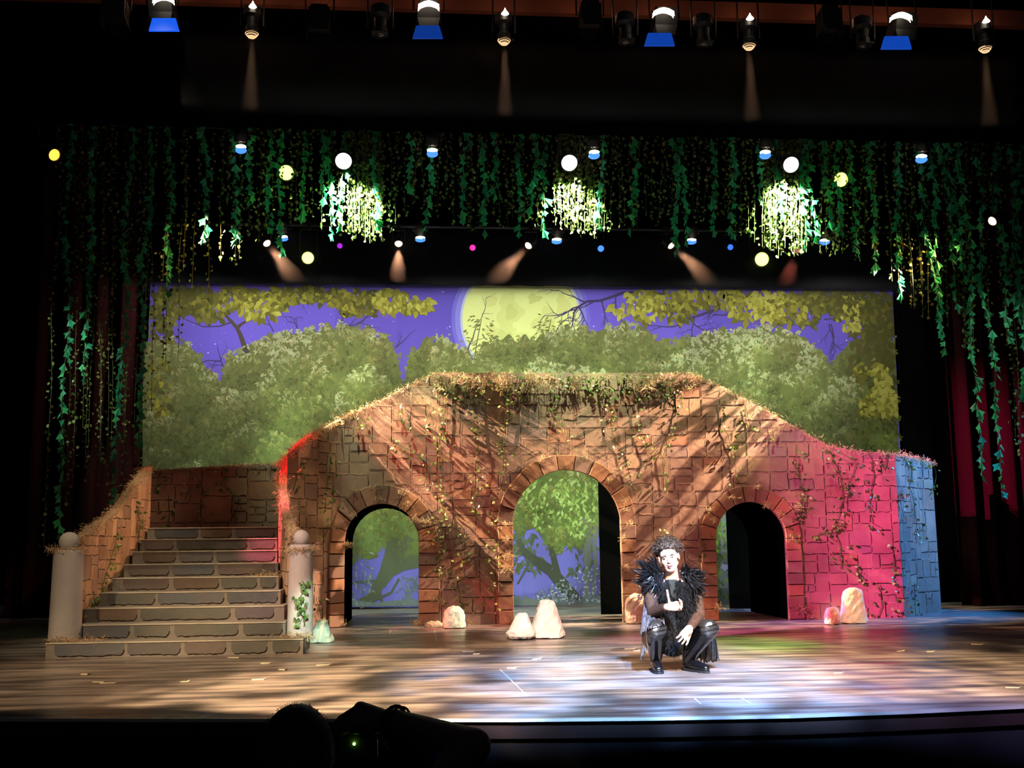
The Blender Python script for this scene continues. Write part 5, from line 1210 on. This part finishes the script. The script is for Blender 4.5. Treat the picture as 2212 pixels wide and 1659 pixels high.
for i, (tx, ty) in enumerate(((1461, 1378), (1466, 1386), (1473, 1391), (1482, 1393))):
    k = (i-1.5)/1.5; s0 = PE+ac*k; t1 = A(tx, ty, -.37); fg.append([s0*.55+t1*.45+Vector((0, -.018, .0)), s0*.22+t1*.78+Vector((0, -.014, 0)), t1])
hand(body_parts, WRR, PE, ac, fg, [A(1491, 1366, -.32), A(1494, 1364, -.35), A(1490, 1368, -.375)])
body = body_parts.build('body', M_SKIN, actor); fuse(body, .0042, 7, .5)
# face details
b = MB(); 
for s_ in (-1, 1): ellipsoid(b, Hd(s_*.031, -.068, .006), .014, .012, .0085, HR, 14, 10)
b.build('eyeballs', M_EYE, actor, smooth=True)
b = MB()
for s_ in (-1, 1): ellipsoid(b, Hd(s_*.031-.003, -.0785, .006), .0062, .003, .0062, HR, 12, 8)
b.build('irises', M_DARK, actor, smooth=True)
b = MB()
for s_ in (-1, 1):
    b.tube([Hd(s_*.014, -.081, .022), Hd(s_*.03, -.083, .029), Hd(s_*.05, -.071, .024)], [.0035, .0042, .002], 6)
    b.tube([Hd(s_*.018, -.0795, .009), Hd(s_*.031, -.083, .0145), Hd(s_*.046, -.073, .009)], .0018, 5)
b.build('eyebrows', M_HAIR, actor)
b = MB(); ellipsoid(b, Hd(-.002, -.0935, -.0575), .015, .004, .0095, HR, 14, 8); b.build('mouth', M_MOUTH, actor, smooth=True)
b = MB(); b.tube([Hd(-.011, -.0945, -.0525), Hd(0, -.0975, -.0515), Hd(.011, -.0945, -.0525)], .0018, 6); b.build('teeth', M_TEETH, actor, smooth=True)
b = MB(); b.tube([Hd(-.019, -.089, -.059), Hd(-.009, -.0955, -.0475), Hd(0, -.0965, -.049), Hd(.009, -.0955, -.0475), Hd(.018, -.089, -.059)], [.002, .0036, .003, .0036, .002], 7); b.tube([Hd(-.018, -.089, -.060), Hd(-.002, -.0955, -.0695), Hd(.017, -.089, -.060)], [.002, .0042, .002], 7); b.build('lips', M_LIP, actor, smooth=True)
# hair: mass of curls
rh = random.Random(4); b = MB(); ellipsoid(b, Hd(0, .028, .05), .088, .098, .085, HR)
for i in range(330):
    t = rh.uniform(0, 2*PI); z = rh.uniform(-.35, 1); q = Vector((math.cos(t)*math.sqrt(max(0, 1-z*z)), math.sin(t)*math.sqrt(max(0, 1-z*z)), z))
    if q.y < -.25 and q.z < .22+.1*math.sin(q.x*9): continue
    if q.z < -.1 and q.y < .1: continue
    c = Vector((q.x*.096, .024+q.y*.102, .05+q.z*.088)); k = rh.uniform(.008, .016)
    if q.y < -.3: c.z += .004
    ellipsoid(b, Hd(*c), k, k, k*rh.uniform(.8, 1.3), HR, 8, 6)
hair = b.build('hair', M_HAIR, actor); fuse(hair, .004, 1, .3)
b = MB()
for i in range(300):      # loose curls
    t = rh.uniform(0, 2*PI); z = rh.uniform(-.2, 1); q = Vector((math.cos(t)*math.sqrt(max(0, 1-z*z)), math.sin(t)*math.sqrt(max(0, 1-z*z)), z))
    if q.y < -.3 and q.z < .24: continue
    c = Hd(q.x*.103, .024+q.y*.108, .05+q.z*.096); r_ = rh.uniform(.006, .012); u = q.orthogonal().normalized(); v = q.cross(u)
    b.tube([c+(u*math.cos(a)+v*math.sin(a))*r_+q*.004*a for a in [rh.uniform(0, 6)+k*.8 for k in range(6)]], .0016, 4)
b.build('loose_curls', M_HAIR, hair)
# trousers, knee pads, boots
b = MB()
capsule(b, HPL, .125, KNL, .078); capsule(b, HPR, .125, KNR, .078); capsule(b, KNL, .076, ANL, .05); capsule(b, KNR, .076, ANR, .05); capsule(b, HPL, .12, HPR, .12)
fuse(b.build('trousers', M_LEATHER, actor), .006, 4)
for K_, D_, nm in ((KNL, Vector((-.05, -.9, .25)), 'l'), (KNR, Vector((.35, -.85, .35)), 'r')):
    b = MB(); D_ = D_.normalized(); M = D_.to_track_quat('Z', 'Y').to_matrix().to_4x4(); M.translation = K_+D_*.02
    ellipsoid(b, K_+D_*.022+Vector((0, 0, .012)), .082, .066, .08, None, 24, 16)
    o = b.build('knee_pad', M_SHINE, actor, smooth=True)
    t_ = bpy.data.textures.new('creases', 'CLOUDS'); t_.noise_scale = .07; dm = o.modifiers.new('creases', 'DISPLACE'); dm.texture = t_; dm.strength = .03; dm.texture_coords = 'LOCAL'
    b = MB()
    for j in range(3): b.tube([K_+D_*.022+Vector((0.084*math.cos(t), -.068*abs(math.sin(t)), .012+(.03-.035*j)+.012*math.sin(2*t))) for t in [PI*i/14 for i in range(15)]], .0028, 5)
    b.build('pad_seam', M_LEATHER, o)
for N_, tx in ((ANL, -.02), (ANR, .09)):
    b = MB(); N0 = Vector((N_.x, N_.y, 0))
    capsule(b, N_+Vector((0, .01, .16)), .06, N_, .05); capsule(b, N0+Vector((0, .03, .06)), .042, N0+Vector((tx*.5, -.09, .045)), .044); capsule(b, N0+Vector((tx*.5, -.09, .045)), .044, N0+Vector((tx, -.19, .034)), .033)
    boot = fuse(b.build('boot', M_LEATHER, actor), .005, 3)
    b = MB(); pts = [(-.042, .07), (-.046, 0), (-.05, -.1), (-.04, -.19), (-.015, -.225), (.015, -.225), (.04, -.19), (.05, -.1), (.046, 0), (.042, .07)]
    vs = [N0+Vector((x-tx*min(0, y)/.2*(1 if y < 0 else 0), y, z)) for z in (.001, .018) for x, y in pts]; k = len(pts)
    b.add(vs, [tuple(range(k))[::-1], tuple(range(k, 2*k))]+[(i, (i+1) % k, k+(i+1) % k, k+i) for i in range(k)]); b.build('sole', M_CLOTH, boot)
# tunic body, shirt front and net sleeves
b = MB(); capsule(b, PV+Vector((0, -.02, 0)), .15, A(1452, 1330, .1), .15); capsule(b, A(1452, 1330, .1), .15, CH, .15); capsule(b, CH, .14, A(1452, 1275, 0), .11)
capsule(b, A(1450, 1274, 0), .085, SHL, .07); capsule(b, A(1454, 1274, 0), .085, SHR, .07)
capsule(b, A(1440, 1340, -.02), .07, A(1444, 1395, -.04), .05); capsule(b, A(1466, 1340, -.02), .07, A(1464, 1395, -.04), .05)
fuse(b.build('tunic', M_CLOTH, actor), .007, 4)
b = MB(); q = [A(1444, 1252, -.105), A(1462, 1252, -.105), A(1463, 1275, -.15), A(1459, 1298, -.155), A(1450, 1285, -.155)]
b.add(q+[v+Vector((0, .03, 0)) for v in q], [(0, 1, 2, 3, 4), (9, 8, 7, 6, 5)]+[(i, 5+i, 5+(i+1) % 5, (i+1) % 5) for i in range(5)]); b.build('shirt_front', M_OLIVE, actor)
b = MB(); b.tube([NECK+Vector((.058*math.cos(t), -.01+.056*math.sin(t), -.012+.012*math.sin(t))) for t in [2*PI*i/24 for i in range(25)]], .008, 7, cap=False); b.build('neckband', M_CLOTH, actor, smooth=True)
for S_, E_, W_ in ((SHL, ELL, WRL), (SHR, ELR, WRR)):
    b = MB(); capsule(b, S_, .062, E_, .049); capsule(b, E_, .049, W_+(E_-W_)*.12, .034); sl = fuse(b.build('sleeve', M_MESHSL, actor), .005, 4)
# fur-edged open vest: fringes of fur strands down both fronts
rf = random.Random(6)
def strands(nm, paths, n, ln, w0, m_, parent, out=.02, down=.7):
    b = MB()
    for k in range(n):
        P_ = rf.choice(paths); t = rf.random()*(len(P_)-1); i = min(int(t), len(P_)-2); c = P_[i]+(P_[i+1]-P_[i])*(t-i)
        c = c+Vector((rf.gauss(0, .018), rf.uniform(-out, out*.3), rf.gauss(0, .01))); d = Vector((rf.uniform(-.6, .6), rf.uniform(-.6, .1), -down+rf.uniform(-.3, .3))).normalized()
        L_ = ln*rf.uniform(.5, 1.2); s_ = d.cross(Vector((rf.uniform(-.5, .5), 1, 0))).normalized()*w0*rf.uniform(.6, 1.2); m2 = c+d*L_*.5+Vector((rf.gauss(0, .006), -.006, 0)); e = c+d*L_+Vector((rf.gauss(0, .01), 0, -.01))
        b.add([c-s_, c+s_, m2+s_*.8, e, m2-s_*.8], [(0, 1, 2, 3, 4)])
    return b.build(nm, m_, parent)
FL_ = [A(1441, 1258, -.10), A(1434, 1290, -.17), A(1438, 1330, -.12), A(1446, 1370, -.10), A(1452, 1405, -.1)]
FR_ = [A(1464, 1256, -.10), A(1472, 1290, -.17), A(1476, 1330, -.12), A(1474, 1365, -.08)]; FR2 = [A(1484, 1262, -.08), A(1494, 1295, -.1), A(1490, 1335, -.06)]
strands('fur_edging', [FL_, FR_, FR2], 1500, .055, .0035, M_FUR, actor)
strands('hem_fringe', [[A(1446, 1398, -.05), A(1466, 1398, -.05)]], 120, .07, .004, M_FUR, actor)
# feather shoulders
def feather(b, root_, tip, w_, bend):
    root_, tip = Vector(root_), Vector(tip); d = tip-root_; n_ = 6; side = d.cross(Vector((rf.uniform(-.4, .4), -1, rf.uniform(-.3, .3)))).normalized(); L_ = []; R_ = []; C_ = []
    for i in range(n_+1):
        t = i/n_; c = root_+d*t+Vector(bend)*math.sin(PI*t*.9)*d.length*.5*t; ww = w_*math.sin(PI*min(1, .12+t*.92))**.7
        if i == n_: ww = .0006
        L_.append(c-side*ww); R_.append(c+side*ww); C_.append(c+Vector((0, -.004*math.sin(PI*t), 0)))
    vs = L_+C_+R_; k = n_+1
    b.add(vs, [(i, k+i, k+i+1, i+1) for i in range(n_)]+[(k+i, 2*k+i, 2*k+i+1, k+i+1) for i in range(n_)])
for side, RC, tips in (('l', [(1430, 1240), (1420, 1232), (1412, 1240), (1410, 1254), (1425, 1262)], [(1364, 1208), (1372, 1210), (1384, 1207), (1400, 1189), (1396, 1206), (1386, 1218), (1362, 1228), (1361, 1252), (1366, 1262), (1374, 1272), (1380, 1280), (1388, 1288), (1394, 1278), (1404, 1284), (1412, 1290), (1424, 1290), (1430, 1296), (1368, 1242), (1376, 1226), (1420, 1278)]),
                       ('r', [(1474, 1238), (1482, 1234), (1490, 1240), (1494, 1250), (1486, 1260)], [(1476, 1218), (1488, 1222), (1505, 1228), (1520, 1230), (1531, 1238), (1528, 1246), (1524, 1262), (1527, 1276), (1531, 1288), (1522, 1292), (1512, 1290), (1506, 1300), (1500, 1296), (1518, 1270), (1510, 1252), (1494, 1228), (1534, 1262), (1502, 1285)])):
    b = MB()
    for k in range(250):
        rx, ry = rf.choice(RC); tx, ty = rf.choice(tips); f_ = rf.uniform(.5, 1.0)
        dr = rf.uniform(-.16, .02); r0 = A(rx+rf.uniform(-6, 6), ry+rf.uniform(-6, 6), -.02+rf.uniform(-.06, .06)); t1 = A(tx+rf.gauss(0, 3), ty+rf.gauss(0, 3), dr-.03)
        t1 = r0+(t1-r0)*f_; up_ = .45 if ty < 1225 else -.25
        feather(b, r0, t1, rf.uniform(.004, .0085), (rf.uniform(-.2, .2), rf.uniform(-.35, .0), up_*rf.uniform(.2, 1)))
    b.build('feather_shoulder', M_FEATH, actor)
# ragged coat tails
def rag(nm, top_pts, bot_pts, m_, dy0, dy1, seed):
    r = random.Random(seed); b = MB(); n_ = 22; k = 9; vs = []
    def ip(pts, t): 
        t *= len(pts)-1; i = min(int(t), len(pts)-2); return (pts[i][0]+(pts[i+1][0]-pts[i][0])*(t-i), pts[i][1]+(pts[i+1][1]-pts[i][1])*(t-i))
    for j in range(k+1):
        for i in range(n_+1):
            a, c = ip(top_pts, i/n_), ip(bot_pts, i/n_); v = j/k; x, y = a[0]+(c[0]-a[0])*v, a[1]+(c[1]-a[1])*v
            if j == k: y += r.uniform(-7, 5)
            q = A(x, y, dy0+(dy1-dy0)*v+.022*math.sin(i*1.3+v*2)); q.z = max(q.z, .004); vs.append(q)
    b.add(vs, [(j*(n_+1)+i, j*(n_+1)+i+1, (j+1)*(n_+1)+i+1, (j+1)*(n_+1)+i) for j in range(k) for i in range(n_)])
    o = b.build(nm, m_, actor, smooth=True); sd = o.modifiers.new('t', 'SOLIDIFY'); sd.thickness = .004; return o
rag('coat_tail', [(1392, 1300), (1412, 1318), (1434, 1326)], [(1382, 1372), (1404, 1358), (1436, 1346)], M_GREYCL, -.02, -.32, 1)['label'] = 'grey ragged cloth over the thigh'
rag('coat_tail', [(1390, 1340), (1384, 1362), (1392, 1352)], [(1384, 1426), (1393, 1412), (1398, 1402)], M_GREYCL, .0, -.14, 2)['label'] = 'torn grey strip hanging beside the knee'
rag('coat_tail', [(1500, 1392), (1528, 1380), (1545, 1368)], [(1496, 1422), (1524, 1430), (1554, 1427)], M_CLOTH, .12, .1, 3)['label'] = 'black ragged coat hem on the floor side'
rag('coat_tail', [(1398, 1378), (1452, 1372), (1520, 1372)], [(1402, 1415), (1452, 1408), (1515, 1415)], M_CLOTH, .34, .33, 4)['label'] = 'black coat back behind the legs'

# ---- audience member seen from behind, taking a photograph
FZ = -.7
YP = 2.7
PB = Vector((at(640, 1600, YP).x, YP, FZ))
aud = empty('person', PB, 'dark-haired spectator seen from behind, raising one arm to a camera', 'person')
def Bq(px, py, Y): return at(px, py, Y)-PB
M_SK2 = mat('spectator_skin', (.12, .06, .045), .6, .3); M_H2 = mat('black_hair', (.008, .006, .006), .6, .3); M_TOP = mat('dark_top', (.01, .01, .012), .8, .2)
hc = Bq(641, 1638, YP); b = MB()
ellipsoid(b, hc, .078, .095, .105); ellipsoid(b, hc+Vector((0, .03, -.05)), .06, .07, .07); capsule(b, hc+Vector((0, -.01, -.08)), .055, hc+Vector((0, -.03, -.2)), .06)
tz = hc.z-.3; ch = Vector((0, -.06, tz)); capsule(b, ch+Vector((-.13, 0, .06)), .07, ch+Vector((.13, 0, .06)), .07); capsule(b, ch, .14, Vector((0, -.08, .5)), .14)
sr = ch+Vector((.19, 0, .04)); sl_ = ch+Vector((-.19, 0, .04)); el = Bq(1022, 1612, YP-.1); wr_ = Bq(842, 1556, YP+.12)
capsule(b, sr, .06, el, .042); capsule(b, el, .041, wr_, .03); capsule(b, sl_, .055, Bq(600, 1700, YP+.1), .04); capsule(b, Bq(600, 1700, YP+.1), .04, Bq(700, 1640, YP+.28), .03)
pe = Bq(772, 1550, YP+.22); pal = []
for i in range(4):
    k = (i-1.5)/1.5; a_ = Vector((.006, .02, .022)); s0 = pe+a_*k; capsule(b, wr_, .022, s0, .017)
    f1 = Bq(748-3*i, 1552+9*(3-i)*.8, YP+.26+.01*i); f2 = Bq(730-2*i, 1566+8*(3-i), YP+.3); f3 = Bq(728+3*i, 1586+7*(3-i), YP+.32)
    capsule(b, s0, .0125, f1, .0115); capsule(b, f1, .0115, f2, .010); capsule(b, f2, .010, f3, .009)
capsule(b, wr_, .018, Bq(806, 1572, YP+.14), .014); capsule(b, Bq(806, 1572, YP+.14), .013, Bq(786, 1588, YP+.17), .011)
for s_ in (-1, 1): capsule(b, Vector((s_*.1, -.06, .5)), .09, Vector((s_*.12, .38, .5)), .065); capsule(b, Vector((s_*.12, .38, .48)), .06, Vector((s_*.12, .38, .08)), .045); capsule(b, Vector((s_*.12, .38, .05)), .04, Vector((s_*.12, .52, .04)), .035)
fuse(b.build('body', M_SK2, aud), .006, 4)
b = MB(); ellipsoid(b, hc+Vector((0, -.008, .012)), .088, .104, .112); ellipsoid(b, hc+Vector((0, -.035, -.05)), .07, .07, .09)
hr2 = fuse(b.build('hair', M_H2, aud), .006, 2); b = MB(); rg2 = random.Random(2)
for i in range(500):
    t = rg2.uniform(0, 2*PI); z = rg2.uniform(-.2, 1); q = Vector((math.cos(t)*math.sqrt(1-z*z), math.sin(t)*math.sqrt(1-z*z), z)); c = hc+Vector((0, -.008, .012))+Vector((q.x*.088, q.y*.104, q.z*.112)); d = (q+Vector((rg2.gauss(0, .5), rg2.gauss(0, .5), rg2.gauss(0, .5)))).normalized()
    b.tube([c, c+d*.004, c+d*.007+Vector((0, 0, -.002))], .0006, 3)
b.build('stray_hair', M_H2, hr2)
b = MB(); capsule(b, ch+Vector((-.14, 0, .05)), .082, ch+Vector((.14, 0, .05)), .082); capsule(b, ch, .155, Vector((0, -.08, .48)), .155); capsule(b, sr, .07, sr+(el-sr)*.45, .06); fuse(b.build('top', M_TOP, aud), .008, 4)
b = MB(); w1 = wr_+(pe-wr_)*-.05; dx = (el-wr_).normalized(); u = dx.cross(ez).normalized(); v = dx.cross(u); b.tube([w1+dx*.01+(u*math.cos(t)+v*math.sin(t))*.036 for t in [2*PI*i/20 for i in range(21)]], .005, 6, cap=False)
b.tube([w1+dx*.03+(u*math.cos(t)*.036+v*math.sin(t)*.038) for t in [2*PI*i/20 for i in range(21)]], .003, 6, cap=False); b.build('wristband', M_CLOTH, aud)
# the camera in the hand
cp = Bq(770, 1606, YP+.3)+PB; cam_o = empty('photo_camera', cp, 'dark compact camera with a tiny green light held by the spectator', 'camera')
b = MB(); b.box((-.05, -.03, -.04), (.055, .03, .04)); b.box((-.02, -.028, .04), (.03, .028, .056)); o = b.build('camera_body', M_METAL, cam_o); bv = o.modifiers.new('b', 'BEVEL'); bv.width = .006; bv.segments = 3
b = MB(); M = Matrix.Rotation(-PI/2, 4, 'X'); M.translation = Vector((.005, .03, 0)); b.lathe([(.03, 0), (.032, .03), (.03, .06), (.024, .06), (.022, .05)], 24, 0, M); b.build('lens_barrel', M_METAL, cam_o, smooth=True)
b = MB(); c0 = at(765, 1607, YP+.262)-cp; ellipsoid(b, c0, .0035, .002, .0035); b.build('indicator_light', glow('green_indicator', (.35, 1, .08), 5), cam_o)
b = MB(); pts = [at(x, y, YP+.2)-cp for x, y in ((797, 1581), (812, 1583), (826, 1592), (836, 1606), (842, 1622))]; p2 = [at(x, y, YP+.2)-cp for x, y in ((798, 1588), (808, 1592), (820, 1600), (831, 1613), (841, 1624))]
b.add(pts+p2+[q+Vector((0, .008, 0)) for q in pts+p2], [(i, i+1, 6+i, 5+i) for i in range(4)]+[(10+i, 15+i, 16+i, 11+i) for i in range(4)]); b.build('hood_rim', mat('grey_hood_glint', (.25, .25, .25), .6), cam_o)  # grey arc: reflection on the lens hood rim put into its colour
# the spectator's seat
st_ = empty('theatre_seat', PB+Vector((0, -.04, 0)), 'dark theatre seat under the spectator', 'seat')
b = MB(); b.box((-.24, -.16, .33), (.24, .34, .405)); b.build('cushion', M_TOP, st_)
b = MB(); b.box((-.24, -.3, .33), (.24, -.24, .75)); b.build('backrest', M_TOP, st_)
for s_ in (-1, 1): b = MB(); b.box((s_*.22-.02, -.25, 0), (s_*.22+.02, .2, .33)); b.build('leg', M_METAL, st_)
